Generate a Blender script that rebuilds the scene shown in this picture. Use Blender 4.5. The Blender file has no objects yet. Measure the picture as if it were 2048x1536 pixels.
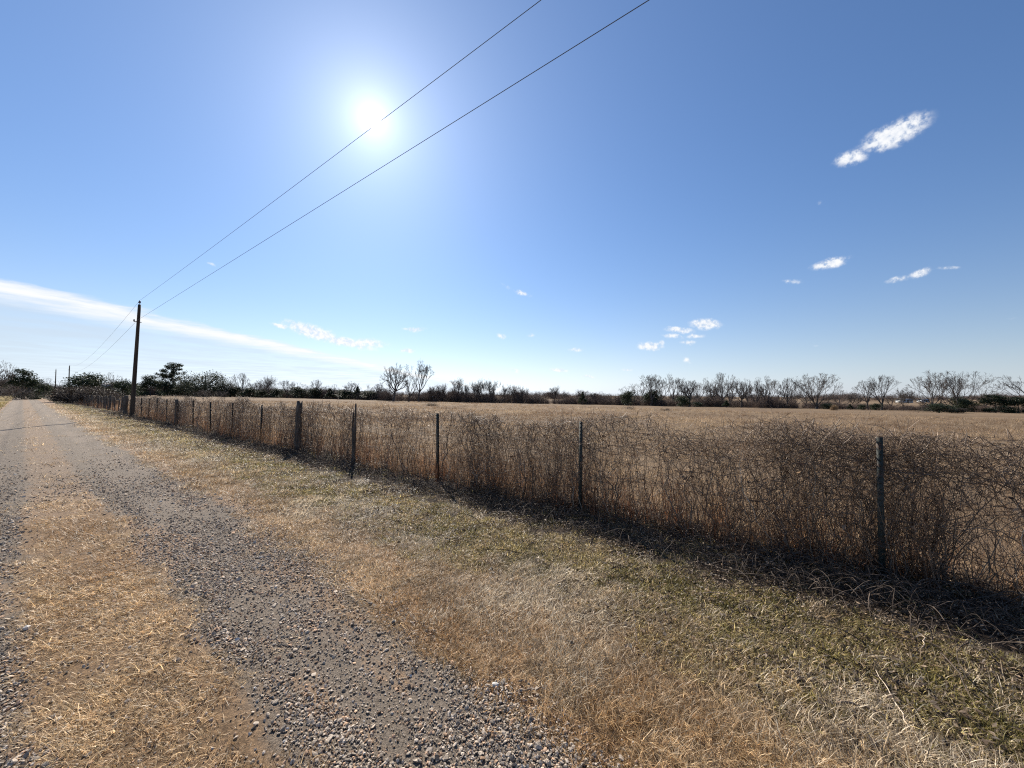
import bpy, math, random
import numpy as np
from mathutils import Vector, Matrix, Euler

# ------------------------------------------------------------------ camera
S = bpy.context.scene
COL = S.collection
F, CX, CY = 769.0, 1024.0, 768.0            # photo pixels (2048 x 1536)
CAM_H = 1.6
cam_d = bpy.data.cameras.new('camera')
cam_d.sensor_width = 36.0
cam_d.lens = F * 36.0 / 2048.0
cam_d.clip_start = 0.05
cam_d.clip_end = 12000.0
cam = bpy.data.objects.new('camera', cam_d)
COL.objects.link(cam)
PITCH, ROLL = math.radians(1.64), math.radians(0.40)
cam.matrix_world = (Matrix.Translation((0, 0, CAM_H)) @ Matrix.Rotation(math.pi / 2 + PITCH, 4, 'X')
                    @ Matrix.Rotation(ROLL, 4, 'Z'))
S.camera = cam
CR = np.array(cam.matrix_world.to_3x3())

def ray(px, py):
    v = CR @ np.array([(px - CX) / F, (CY - py) / F, -1.0])
    return v / np.linalg.norm(v)

# ------------------------------------------------------------------ exposure
S.view_settings.view_transform = 'Standard'
S.view_settings.look = 'None'
S.view_settings.exposure = 0.70
S.view_settings.gamma = 1.0
S.view_settings.use_curve_mapping = False
S.render.engine = 'CYCLES'
S.cycles.use_denoising = False
S.cycles.pixel_filter_type = 'BLACKMAN_HARRIS'
S.cycles.filter_width = 1.15
S.cycles.max_bounces = 5
S.cycles.diffuse_bounces = 2
S.cycles.transmission_bounces = 4
S.cycles.transparent_max_bounces = 4
S.cycles.sample_clamp_indirect = 6.0

# ------------------------------------------------------------------ sun + sky
SUN = ray(745, 237)
SUN_EL = math.asin(SUN[2])
SUN_AZ = math.atan2(SUN[0], SUN[1])          # from +Y towards +X
sun_d = bpy.data.lights.new('sun', 'SUN')
sun_d.energy = 5.0
sun_d.angle = math.radians(0.53)
sun_d.color = (1.0, 0.93, 0.82)
sun = bpy.data.objects.new('sun', sun_d)
COL.objects.link(sun)
sun.rotation_euler = Vector(SUN).to_track_quat('Z', 'Y').to_euler()

SKY_STRENGTH = 0.064
world = bpy.data.worlds.new('World')
S.world = world
world.use_nodes = True
wt = world.node_tree
wt.nodes.clear()
world.cycles.sampling_method = 'NONE'

class NT:
    """tiny node helper"""
    def __init__(self, tree): self.t = tree
    def new(self, kind, **kw):
        n = self.t.nodes.new(kind)
        for k, v in kw.items(): setattr(n, k, v)
        return n
    def link(self, a, b): self.t.links.new(a, b)
    def put(self, sock, v):
        if hasattr(v, 'is_output'): self.link(v, sock)
        else: sock.default_value = v
    def math(self, op, a, b=None, c=None, clamp=False):
        n = self.new('ShaderNodeMath', operation=op, use_clamp=clamp)
        for i, v in enumerate((a, b, c)):
            if v is not None: self.put(n.inputs[i], v)
        return n.outputs[0]
    def vmath(self, op, a, b=None, out=0):
        n = self.new('ShaderNodeVectorMath', operation=op)
        self.put(n.inputs[0], a)
        if b is not None: self.put(n.inputs[1], b)
        return n.outputs[out]
    def ramp(self, v, a, b, lo=0.0, hi=1.0, smooth=True):
        n = self.new('ShaderNodeMapRange', interpolation_type='SMOOTHSTEP' if smooth else 'LINEAR')
        for i, x in enumerate((v, a, b, lo, hi)): self.put(n.inputs[i], x)
        return n.outputs[0]
    def noise(self, vec, scale, detail=4.0, rough=0.55, out=0, dist=0.0):
        n = self.new('ShaderNodeTexNoise')
        self.put(n.inputs['Vector'], vec)
        n.inputs['Scale'].default_value = scale
        n.inputs['Detail'].default_value = detail
        n.inputs['Roughness'].default_value = rough
        n.inputs['Distortion'].default_value = dist
        return n.outputs[out]
    def mix(self, f, a, b, blend='MIX'):
        n = self.new('ShaderNodeMix', data_type='RGBA', blend_type=blend)
        self.put(n.inputs[0], f)
        for s, v in ((n.inputs[6], a), (n.inputs[7], b)):
            if isinstance(v, (tuple, list)): v = tuple(v) + (1.0,) * (4 - len(v))
            self.put(s, v)
        return n.outputs[2]

W = NT(wt)
tc = W.new('ShaderNodeTexCoord')
D = W.vmath('NORMALIZE', tc.outputs['Generated'])
sky = W.new('ShaderNodeTexSky', sky_type='NISHITA')
sky.sun_disc = False
sky.sun_elevation = SUN_EL
sky.sun_rotation = SUN_AZ
sky.altitude = 100.0
sky.air_density = 1.0
sky.dust_density = 0.15
sky.ozone_density = 1.6
sky_col = W.vmath('MULTIPLY', sky.outputs[0], tuple(SKY_STRENGTH * k for k in (0.71, 0.96, 1.24)))
# air glow close round the sun and its disc (a function of the angle from the sun only)
cosa = W.vmath('DOT_PRODUCT', D, tuple(SUN), out=1)
ang = W.math('ARCCOSINE', W.math('MINIMUM', cosa, 0.999999))
g1 = W.math('MULTIPLY', W.math('EXPONENT', W.math('MULTIPLY', ang, -1 / 0.036)), 0.42)
g2 = W.math('MULTIPLY', W.math('EXPONENT', W.math('MULTIPLY', ang, -1 / 0.38)), 0.13)
g3 = W.math('ADD', W.ramp(ang, 0.0, 0.026, 2.0, 0.0), W.math('MULTIPLY', W.math('EXPONENT', W.math('MULTIPLY', ang, -1 / 0.11)), 0.17))
gcol = W.vmath('SCALE', (1.0, 0.97, 0.92))
W.link(W.math('ADD', g1, g3), gcol.node.inputs[3])
gcol2 = W.vmath('SCALE', (0.84, 0.92, 1.06))
W.link(g2, gcol2.node.inputs[3])
sky_glow = W.vmath('ADD', W.vmath('ADD', sky_col, gcol), gcol2)
sepz = W.new('ShaderNodeSeparateXYZ'); W.link(D, sepz.inputs[0])
hz = W.math('EXPONENT', W.math('MULTIPLY', W.math('MAXIMUM', sepz.outputs[2], 0.0), -1 / 0.16))
lum = W.vmath('DOT_PRODUCT', sky_glow, (0.25, 0.62, 0.13), out=1)
pale = W.vmath('SCALE', (0.94, 1.0, 1.10)); W.link(lum, pale.node.inputs[3])
sky_glow = W.mix(W.math('MULTIPLY', hz, 0.95), sky_glow, pale)

# clouds: (photo px, py, half width, half height, tilt in degrees, opacity)
CLOUDS = [(1788, 268, 72, 22, -24, 1.0), (1703, 316, 34, 14, -10, .85), (1846, 245, 15, 10, -10, .6), (1755, 300, 18, 8, 0, .5),
          (1658, 527, 36, 10, -14, .95), (1584, 562, 20, 6, 0, .55), (1841, 547, 25, 9, -20, .85), (1796, 559, 24, 6, -8, .6),
          (1898, 535, 24, 4, -4, .5), (1410, 649, 30, 10, 2, 1.0), (1300, 692, 24, 8, 2, 1.0), (1358, 660, 28, 6, 5, .75),
          (1376, 685, 16, 5, 0, .75), (1390, 672, 20, 5, 0, .6), (1345, 672, 20, 5, 8, .6), (1322, 686, 7, 6, 0, .6), (1043, 587, 18, 5, 14, .6),
          (1012, 574, 14, 5, 25, .25), (828, 659, 22, 5, 0, .75), (815, 702, 14, 5, 0, .85), (625, 664, 60, 13, 18, .95),
          (690, 684, 60, 9, 13, .95), (560, 652, 18, 5, 12, .8), (738, 686, 40, 9, 5, .7), (1119, 740, 18, 4, 3, .75),
          (1152, 700, 14, 5, 5, .6), (1062, 671, 9, 4, 0, .45), (1003, 672, 9, 5, 20, .6), (1176, 754, 14, 3, 0, .6),
          (1030, 741, 13, 5, 5, .55), (1375, 721, 10, 6, 20, .65), (424, 530, 8, 4, 0, .4), (1640, 407, 7, 5, 0, .25),
          (1633, 690, 9, 3, 0, .2), (2022, 639, 18, 4, 0, .15), (1254, 740, 11, 3, 0, .6)]
wn = W.noise(D, 38.0, 5.0, 0.6, out=1)
warp = W.vmath('SCALE', W.vmath('SUBTRACT', wn, (0.5, 0.5, 0.5)))
warp.node.inputs[3].default_value = 0.016
Dw = W.vmath('ADD', D, warp)
best = None
for px, py, hw, hh, tilt, op in CLOUDS:
    c = ray(px, py)
    a = math.radians(tilt)
    u = ray(px + 4 * math.cos(a), py + 4 * math.sin(a)) - c
    k = np.linalg.norm(u) / 4
    u /= np.linalg.norm(u)
    v = np.cross(c, u)
    kv = np.linalg.norm(ray(px - 4 * math.sin(a), py + 4 * math.cos(a)) - c) / 4
    M = Matrix((u, v, c)).transposed()
    m = W.new('ShaderNodeMapping', vector_type='TEXTURE')
    W.link(Dw, m.inputs['Vector'])
    m.inputs['Location'].default_value = tuple(c)
    m.inputs['Rotation'].default_value = M.to_euler()
    m.inputs['Scale'].default_value = (hw * k * 1.25, hh * kv * 1.25, 0.2)
    ln = W.vmath('LENGTH', m.outputs[0], out=1)
    den = W.ramp(ln, 0.0, 1.3, op * 1.15, 0.0)
    best = den if best is None else W.math('MAXIMUM', best, den)
cn = W.noise(D, 100.0, 6.0, 0.58)
puff = W.math('MULTIPLY', best, W.ramp(cn, 0.25, 0.62, 0.35, 1.15), clamp=True)
puff = W.ramp(puff, 0.06, 0.90, 0.0, 0.92)
# cloud deck low on the left: everything beyond a straight front edge
Nn = np.cross(ray(0, 556), ray(795, 738)); Nn /= np.linalg.norm(Nn)
if Nn @ ray(200, 760) < 0: Nn = -Nn
sep = W.new('ShaderNodeSeparateXYZ'); W.link(D, sep.inputs[0])
zc = W.math('MAXIMUM', sep.outputs[2], 0.012)
deck = W.vmath('SCALE', D); W.link(W.math('DIVIDE', 1.0, zc), deck.node.inputs[3])
q = W.math('DIVIDE', W.vmath('DOT_PRODUCT', D, tuple(Nn), out=1), zc)
dn = W.noise(deck, 1.6, 5.0, 0.6)
dn2 = W.noise(deck, 0.55, 5.0, 0.55)
eh = np.array([-Nn[1], Nn[0], 0.0]); eh /= np.linalg.norm(eh)
fx = W.new('ShaderNodeCombineXYZ')
W.link(W.math('MULTIPLY', W.vmath('DOT_PRODUCT', deck, tuple(eh), out=1), 0.45), fx.inputs[0])
W.link(W.math('MULTIPLY', q, 3.2), fx.inputs[1])
fib = W.noise(fx.outputs[0], 1.5, 6.0, 0.62, dist=0.4)
qn = W.math('ADD', q, W.math('ADD', W.math('MULTIPLY', W.math('SUBTRACT', dn, 0.5), 0.20), W.math('MULTIPLY', W.math('SUBTRACT', fib, 0.5), 0.14)))
front = W.ramp(qn, -0.04, 0.085)
band = W.math('MULTIPLY', front, W.ramp(qn, 0.10, 0.36, 1.0, 0.0))
band = W.math('MULTIPLY', band, W.ramp(fib, 0.30, 0.60, 0.30, 1.0))
veil = W.math('MULTIPLY', front, W.ramp(W.math('ADD', W.math('MULTIPLY', dn2, 0.5), W.math('MULTIPLY', fib, 0.5)), 0.32, 0.66, 0.22, 0.60))
lowfade = W.ramp(sep.outputs[2], -0.01, 0.02)
deckm = W.math('MULTIPLY', W.math('MAXIMUM', W.math('MULTIPLY', band, 0.85), veil), lowfade)
c1 = W.mix(deckm, sky_glow, (0.39, 0.445, 0.51))
c1b = W.mix(W.math('MULTIPLY', band, 0.85), c1, (0.66, 0.66, 0.655))
cl = W.mix(W.ramp(cn, 0.3, 0.65), (0.46, 0.50, 0.56), (0.65, 0.65, 0.65))
c2 = W.mix(puff, c1b, cl)
bg = W.new('ShaderNodeBackground')
W.link(c2, bg.inputs[0]); bg.inputs[1].default_value = 1.0
wo = W.new('ShaderNodeOutputWorld'); W.link(bg.outputs[0], wo.inputs[0])

# ------------------------------------------------------------------ numpy helpers
rng = np.random.default_rng(7)

def hash2(ix, iy, seed):
    h = (ix.astype(np.int64) * 374761393 + iy.astype(np.int64) * 668265263 + seed * 2147483647) & 0xffffffff
    h = ((h ^ (h >> 13)) * 1274126177) & 0xffffffff
    return ((h ^ (h >> 16)) & 0xffff) / 65535.0

def vnoise(x, y, seed=0):
    x = np.asarray(x, float); y = np.asarray(y, float)
    ix, iy = np.floor(x), np.floor(y)
    fx, fy = x - ix, y - iy
    fx = fx * fx * (3 - 2 * fx); fy = fy * fy * (3 - 2 * fy)
    a = hash2(ix, iy, seed); b = hash2(ix + 1, iy, seed)
    c = hash2(ix, iy + 1, seed); d = hash2(ix + 1, iy + 1, seed)
    return (a * (1 - fx) + b * fx) * (1 - fy) + (c * (1 - fx) + d * fx) * fy

def fbm(x, y, seed=0, oct=4):
    s = 0.0; a = 0.5; n = 0.0
    for i in range(oct):
        s = s + a * vnoise(np.asarray(x) * 2 ** i, np.asarray(y) * 2 ** i, seed + i * 17)
        n += a; a *= 0.5
    return s / n

def sst(x, a, b):
    t = np.clip((np.asarray(x, float) - a) / (b - a), 0, 1)
    return t * t * (3 - 2 * t)

# fence line: t runs along it towards the far end of the road, s across it (field side positive)
FA = np.array([3.41, 3.57]); FD = np.array([-0.7863, 0.6179]); FN = np.array([0.6179, 0.7863])
def ts(x, y):
    return (x - FA[0]) * FD[0] + (y - FA[1]) * FD[1], (x - FA[0]) * FN[0] + (y - FA[1]) * FN[1]
def xy(t, s):
    t = np.asarray(t, float); s = np.asarray(s, float)
    return FA[0] + t * FD[0] + s * FN[0], FA[1] + t * FD[1] + s * FN[1]

def gz(x, y):
    x = np.asarray(x, float); y = np.asarray(y, float)
    t, s = ts(x, y)
    r = np.hypot(x, y)
    slope = -sst(s, 4, 50) * (0.0095 * x + 0.0075 * y) * (1 - sst(r, 170, 650))
    bump = (fbm(x * 0.9, y * 0.9, 3, 3) - 0.5) * 0.07 + (fbm(x * 0.15, y * 0.15, 9, 3) - 0.5) * 0.16 * sst(r, 3, 12)
    road = np.exp(-((s + 4.5) / 2.0) ** 2)
    bump = bump * (1 - 0.75 * road) * (1 - 0.6 * np.exp(-(s / 0.8) ** 2))
    rut = -0.03 * (np.exp(-((s + 3.6) / 0.35) ** 2) + np.exp(-((s + 5.4) / 0.35) ** 2))
    mound = -0.05 * np.exp(-((s + 0.1) / 1.1) ** 2)
    return slope + bump + rut + mound

def ground_at(px, py, tmax=3000.0):
    d = ray(px, py); lo = 0.5
    p = None
    k = lo
    while k < tmax:
        x, y, z = d[0] * k, d[1] * k, CAM_H + d[2] * k
        if z < gz(x, y): break
        k *= 1.01
    return np.array([d[0] * k, d[1] * k, float(gz(d[0] * k, d[1] * k))])

def at_depth(px, py, Y):
    d = ray(px, py); k = Y / d[1]
    return np.array([d[0] * k, Y, CAM_H + d[2] * k])

def on_fence(px, py=850, s=0.0):
    d = ray(px, py)
    ox, oy = FA + FN * s
    # origin + k d = (ox,oy) + t FD
    A = np.array([[d[0], -FD[0]], [d[1], -FD[1]]])
    k, t = np.linalg.solve(A, np.array([ox, oy]))
    return t

# ------------------------------------------------------------------ object helpers
def mesh_from(name, verts, faces_list, mats, mat_index=None, smooth=False):
    """faces_list: list of int arrays (n,3) or (n,4)"""
    me = bpy.data.meshes.new(name)
    verts = np.ascontiguousarray(verts, dtype=np.float32)
    me.vertices.add(len(verts)); me.vertices.foreach_set('co', verts.ravel())
    faces_list = [f for f in faces_list if len(f)]
    loops = np.concatenate([f.ravel() for f in faces_list]).astype(np.int32)
    tot = np.concatenate([np.full(len(f), f.shape[1]) for f in faces_list]).astype(np.int32)
    start = np.concatenate([[0], np.cumsum(tot)[:-1]]).astype(np.int32)
    me.loops.add(len(loops)); me.loops.foreach_set('vertex_index', loops)
    me.polygons.add(len(tot)); me.polygons.foreach_set('loop_start', start)
    if mat_index is not None: me.polygons.foreach_set('material_index', np.asarray(mat_index, np.int32))
    if smooth: me.polygons.foreach_set('use_smooth', np.ones(len(tot), bool))
    for m in (mats if isinstance(mats, (list, tuple)) else [mats]): me.materials.append(m)
    me.update(calc_edges=True)
    me.validate()
    return me

def tag(o, label=None, cat=None, group=None, kind=None):
    if label: o['label'] = label
    if cat: o['category'] = cat
    if group: o['group'] = group
    if kind: o['kind'] = kind
    return o

def link(name, me, parent=None, loc=None):
    o = bpy.data.objects.new(name, me)
    COL.objects.link(o)
    if parent is not None: o.parent = parent
    if loc is not None: o.location = loc
    return o

def empty(name, loc, rz=0.0):
    o = bpy.data.objects.new(name, None)
    o.empty_display_size = 0.3
    COL.objects.link(o); o.location = loc; o.rotation_euler = (0, 0, rz)
    return o

def tubes(paths, radii, sides=3):
    """paths (N,K,3), radii (N,K) -> verts, quads"""
    paths = np.asarray(paths, float); radii = np.asarray(radii, float)
    N, K, _ = paths.shape
    tan = np.gradient(paths, axis=1)
    tan /= np.linalg.norm(tan, axis=2, keepdims=True) + 1e-9
    ref = np.where(np.abs(tan[:, :1, 2:3]) > 0.8, np.array([1.0, 0, 0]), np.array([0, 0, 1.0]))
    ref = np.broadcast_to(ref, tan.shape)
    u = np.cross(tan, ref); u /= np.linalg.norm(u, axis=2, keepdims=True) + 1e-9
    v = np.cross(tan, u)
    a = np.arange(sides) * 2 * math.pi / sides
    V = paths[:, :, None, :] + radii[:, :, None, None] * (u[:, :, None, :] * np.cos(a)[None, None, :, None] + v[:, :, None, :] * np.sin(a)[None, None, :, None])
    idx = np.arange(N * K * sides).reshape(N, K, sides)
    nx = np.roll(idx, -1, axis=2)
    Q = np.stack([idx[:, :-1], nx[:, :-1], nx[:, 1:], idx[:, 1:]], axis=-1).reshape(-1, 4)
    return V.reshape(-1, 3), Q

def cat_parts(parts):
    vs, qs, off = [], [], 0
    for v, q in parts:
        vs.append(v); qs.append(q + off); off += len(v)
    return np.concatenate(vs), qs

def lathe(profile, sides=12, centre=(0, 0)):
    """profile: list (r,z) -> closed-ish surface"""
    p = np.array(profile, float)
    a = np.arange(sides) * 2 * math.pi / sides
    V = np.stack([centre[0] + p[:, None, 0] * np.cos(a), centre[1] + p[:, None, 0] * np.sin(a), np.repeat(p[:, 1:2], sides, 1)], -1)
    idx = np.arange(len(p) * sides).reshape(len(p), sides)
    nx = np.roll(idx, -1, 1)
    Q = np.stack([idx[:-1], nx[:-1], nx[1:], idx[1:]], -1).reshape(-1, 4)
    return V.reshape(-1, 3), Q

def boxm(x0, x1, y0, y1, z0, z1):
    v = np.array([[x0, y0, z0], [x1, y0, z0], [x1, y1, z0], [x0, y1, z0], [x0, y0, z1], [x1, y0, z1], [x1, y1, z1], [x0, y1, z1]], float)
    q = np.array([[3, 2, 1, 0], [4, 5, 6, 7], [0, 1, 5, 4], [1, 2, 6, 5], [2, 3, 7, 6], [3, 0, 4, 7]])
    return v, q

# ------------------------------------------------------------------ materials
def new_mat(name):
    m = bpy.data.materials.new(name); m.use_nodes = True
    m.node_tree.nodes.clear()
    return m, NT(m.node_tree)

def finish(N, m, shader):
    o = N.new('ShaderNodeOutputMaterial'); N.link(shader, o.inputs[0]); return m

def principled(N, col, rough=0.8, spec=0.3, normal=None, metal=0.0):
    p = N.new('ShaderNodeBsdfPrincipled')
    if isinstance(col, tuple): col = col + (1.0,)
    N.put(p.inputs['Base Color'], col)
    N.put(p.inputs['Roughness'], rough)
    p.inputs['Specular IOR Level'].default_value = spec
    p.inputs['Metallic'].default_value = metal
    if normal is not None: N.link(normal, p.inputs['Normal'])
    return p.outputs[0]

def bump(N, h, strength=0.5, dist=0.02):
    b = N.new('ShaderNodeBump'); b.inputs['Strength'].default_value = strength; b.inputs['Distance'].default_value = dist
    N.link(h, b.inputs['Height']); return b.outputs[0]

def plant_mat(name, trans=0.4, spec=0.25, rough=0.5, var=0.35):
    """leaf / blade: colour from the instance's tint, some light through"""
    m, N = new_mat(name)
    at = N.new('ShaderNodeAttribute', attribute_type='INSTANCER', attribute_name='tint')
    geo = N.new('ShaderNodeNewGeometry')
    n = N.noise(geo.outputs['Position'], 55.0, 2.0)
    isl = geo.outputs['Random Per Island']
    k = N.math('ADD', N.math('MULTIPLY', N.math('POWER', isl, 1.6), 2.6 * var), 1 - var)
    k = N.math('MULTIPLY', k, N.ramp(n, 0.3, 0.7, 0.8, 1.2))
    c = N.vmath('SCALE', at.outputs['Color']); N.link(k, c.node.inputs[3])
    p = principled(N, c, rough, spec)
    t = N.new('ShaderNodeBsdfTranslucent'); N.link(c, t.inputs[0])
    mx = N.new('ShaderNodeMixShader'); mx.inputs[0].default_value = trans
    N.link(p, mx.inputs[1]); N.link(t.outputs[0], mx.inputs[2])
    return finish(N, m, mx.outputs[0])

M_BLADE = plant_mat('dry_blade', 0.45, 0.3, 0.45, 0.55)
M_LEAF = plant_mat('dead_leaf', 0.35, 0.3, 0.55, 0.5)

def stone_mat():
    m, N = new_mat('gravel_stone')
    at = N.new('ShaderNodeAttribute', attribute_type='INSTANCER', attribute_name='tint')
    geo = N.new('ShaderNodeNewGeometry')
    n = N.noise(geo.outputs['Position'], 90.0, 3.0)
    c = N.vmath('SCALE', at.outputs['Color']); N.link(N.ramp(n, 0.25, 0.75, 0.7, 1.3), c.node.inputs[3])
    return finish(N, m, principled(N, c, 0.85, 0.2))
M_STONE = stone_mat()

def wood_mat(name, c0, c1, scale=6.0, rough=0.85, stretch=0.12, spec=0.2, trans=0.0):
    m, N = new_mat(name)
    tcn = N.new('ShaderNodeTexCoord')
    geo = N.new('ShaderNodeNewGeometry')
    mp = N.new('ShaderNodeMapping'); mp.inputs['Scale'].default_value = (1, 1, stretch)
    N.link(tcn.outputs['Object'], mp.inputs[0])
    n = N.noise(mp.outputs[0], scale, 5.0, 0.65)
    f = N.ramp(n, 0.35, 0.68)
    c = N.mix(f, c0, c1)
    k = N.math('ADD', N.math('MULTIPLY', geo.outputs['Random Per Island'], 0.7), 0.65)
    cs = N.vmath('SCALE', c); N.link(k, cs.node.inputs[3])
    return finish(N, m, principled(N, cs, rough, spec, bump(N, n, 0.6, 0.01)))
M_FALLEN = wood_mat('shade_darkened_vine', (0.045, 0.034, 0.027), (0.14, 0.105, 0.08), 18.0, 0.8, 0.4, 0.2)  # dead fallen stems, colour lowered to deepen the fence shade
M_VINE = wood_mat('vine_bark', (0.115, 0.080, 0.057), (0.35, 0.25, 0.17), 18.0, 0.6, 0.4, 0.4)
M_CANE = wood_mat('reddish_cane', (0.15, 0.082, 0.050), (0.36, 0.225, 0.135), 18.0, 0.6, 0.4, 0.35)
M_PALE = wood_mat('bleached_stalk', (0.50, 0.38, 0.26), (0.68, 0.56, 0.42), 14.0, 0.55, 0.4, 0.35)
M_BARK = wood_mat('grey_bark', (0.05, 0.044, 0.04), (0.12, 0.105, 0.095), 5.0)
M_TWIG = wood_mat('grey_twig', (0.075, 0.064, 0.058), (0.15, 0.125, 0.11), 3.0)
M_BRUSH = wood_mat('brush_twig', (0.085, 0.066, 0.056), (0.19, 0.135, 0.108), 3.0)
M_POST = wood_mat('weathered_post', (0.055, 0.043, 0.034), (0.15, 0.122, 0.098), 22.0)
M_POLE = wood_mat('creosote_pole', (0.035, 0.026, 0.02), (0.085, 0.062, 0.045), 14.0, 0.8, 0.05)

def tpost_mat():
    m, N = new_mat('painted_steel_post')
    geo = N.new('ShaderNodeNewGeometry')
    n = N.noise(geo.outputs['Position'], 120.0, 4.0, 0.7)
    r = N.noise(geo.outputs['Position'], 14.0, 4.0, 0.6)
    c = N.mix(N.ramp(r, 0.5, 0.65), (0.028, 0.034, 0.028), (0.07, 0.04, 0.026))
    c = N.mix(N.ramp(n, 0.66, 0.72), c, (0.28, 0.25, 0.22))
    return finish(N, m, principled(N, c, 0.6, 0.4, bump(N, n, 0.3, 0.003)))
M_TPOST = tpost_mat()

def plain(name, col, rough=0.5, metal=0.0, spec=0.4, scale=30.0):
    m, N = new_mat(name)
    geo = N.new('ShaderNodeNewGeometry')
    n = N.noise(geo.outputs['Position'], scale, 3.0)
    c = N.mix(N.ramp(n, 0.3, 0.7), tuple(x * 0.75 for x in col), tuple(min(1, x * 1.2) for x in col))
    return finish(N, m, principled(N, c, rough, spec, None, metal))
M_WIRE = plain('rusty_wire', (0.16, 0.12, 0.10), 0.5, 0.6)
M_CABLE = plain('power_cable', (0.10, 0.11, 0.13), 0.5, 0.3)
M_PORC = plain('insulator_glaze', (0.10, 0.10, 0.11), 0.25, 0.0, 0.6)
M_WHITE = plain('white_siding', (0.50, 0.50, 0.49), 0.6, 0, 0.3, 0.7)
M_ROOF = plain('grey_tin_roof', (0.22, 0.22, 0.23), 0.7, 0.0, 0.5, 0.7)
M_DARKW = plain('dark_glass', (0.03, 0.035, 0.04), 0.2, 0, 0.6, 2.0)

def leafmass_mat(name, c0, c1):
    m, N = new_mat(name)
    geo = N.new('ShaderNodeNewGeometry')
    oi = N.new('ShaderNodeObjectInfo')
    n = N.noise(geo.outputs['Position'], 0.7, 3.0)
    f = N.math('ADD', N.math('MULTIPLY', n, 0.6), N.math('MULTIPLY', geo.outputs['Random Per Island'], 0.5))
    c = N.mix(N.ramp(f, 0.3, 0.85), c0, c1)
    p = principled(N, c, 0.6, 0.25)
    t = N.new('ShaderNodeBsdfTranslucent'); N.link(c, t.inputs[0])
    mx = N.new('ShaderNodeMixShader'); mx.inputs[0].default_value = 0.25
    N.link(p, mx.inputs[1]); N.link(t.outputs[0], mx.inputs[2])
    return finish(N, m, mx.outputs[0])
M_CEDAR = leafmass_mat('cedar_foliage', (0.020, 0.030, 0.016), (0.055, 0.070, 0.034))
M_LIVEOAK = leafmass_mat('live_oak_foliage', (0.030, 0.037, 0.020), (0.075, 0.082, 0.045))
M_DULL = leafmass_mat('dull_leaf_brush', (0.035, 0.027, 0.020), (0.085, 0.064, 0.046))

def ground_mat():
    m, N = new_mat('field_and_verge')
    geo = N.new('ShaderNodeNewGeometry')
    P = geo.outputs['Position']
    s = N.vmath('DOT_PRODUCT', N.vmath('SUBTRACT', P, (FA[0], FA[1], 0)), (FN[0], FN[1], 0), out=1)
    big = N.noise(P, 0.25, 4.0)
    mid = N.noise(P, 1.3, 5.0)
    fine = N.noise(P, 22.0, 5.0, 0.7)
    hair = N.noise(P, 90.0, 3.0, 0.7)
    sw = N.math('ADD', s, N.math('MULTIPLY', N.math('SUBTRACT', mid, 0.5), 0.9))
    straw = N.mix(N.ramp(fine, 0.3, 0.72), (0.07, 0.044, 0.026), (0.30, 0.205, 0.115))
    straw = N.mix(N.ramp(big, 0.38, 0.62, 0, 0.55), straw, (0.27, 0.185, 0.115))
    # the wide field: streaks of paler and ruddier stubble
    mp = N.new('ShaderNodeMapping'); mp.inputs['Scale'].default_value = (0.02, 0.09, 0.1); mp.inputs['Rotation'].default_value = (0, 0, -0.08)
    N.link(P, mp.inputs[0])
    streak = N.noise(mp.outputs[0], 1.0, 6.0, 0.6)
    speck = N.noise(P, 2.6, 6.0, 0.75)
    fld = N.mix(N.ramp(streak, 0.36, 0.64), (0.180, 0.118, 0.073), (0.295, 0.207, 0.125))
    fld = N.mix(N.ramp(N.noise(P, 0.055, 4.0, 0.6), 0.42, 0.60, 0.0, 0.38), fld, (0.17, 0.125, 0.07))
    fld = N.mix(N.ramp(speck, 0.36, 0.66), N.mix(0.7, fld, (0.085, 0.058, 0.036)), fld)
    fld = N.mix(N.ramp(hair, 0.4, 0.7, 0.0, 0.5), fld, (0.30, 0.21, 0.13))
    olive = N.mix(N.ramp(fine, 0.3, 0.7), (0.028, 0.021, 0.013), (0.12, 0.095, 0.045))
    litter = N.mix(N.ramp(fine, 0.35, 0.7), (0.022, 0.017, 0.013), (0.10, 0.072, 0.052))  # dark decaying leaves, tone lowered further to deepen the fence shade
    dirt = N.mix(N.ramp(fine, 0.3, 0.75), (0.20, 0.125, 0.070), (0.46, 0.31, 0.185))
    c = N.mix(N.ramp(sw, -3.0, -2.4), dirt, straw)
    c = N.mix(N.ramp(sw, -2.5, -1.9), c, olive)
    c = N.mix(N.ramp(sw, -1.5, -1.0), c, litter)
    c = N.mix(N.ramp(sw, 0.4, 1.0), c, fld)
    # grassy far verge on the other side of the road
    far = N.mix(N.ramp(mid, 0.35, 0.65), (0.17, 0.13, 0.05), (0.33, 0.24, 0.11))
    c = N.mix(N.ramp(sw, -5.9, -6.4), c, far)
    h = N.math('ADD', N.math('MULTIPLY', fine, 0.7), N.math('MULTIPLY', hair, 0.3))
    return finish(N, m, principled(N, c, 0.95, 0.1, bump(N, h, 0.9, 0.05)))

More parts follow.
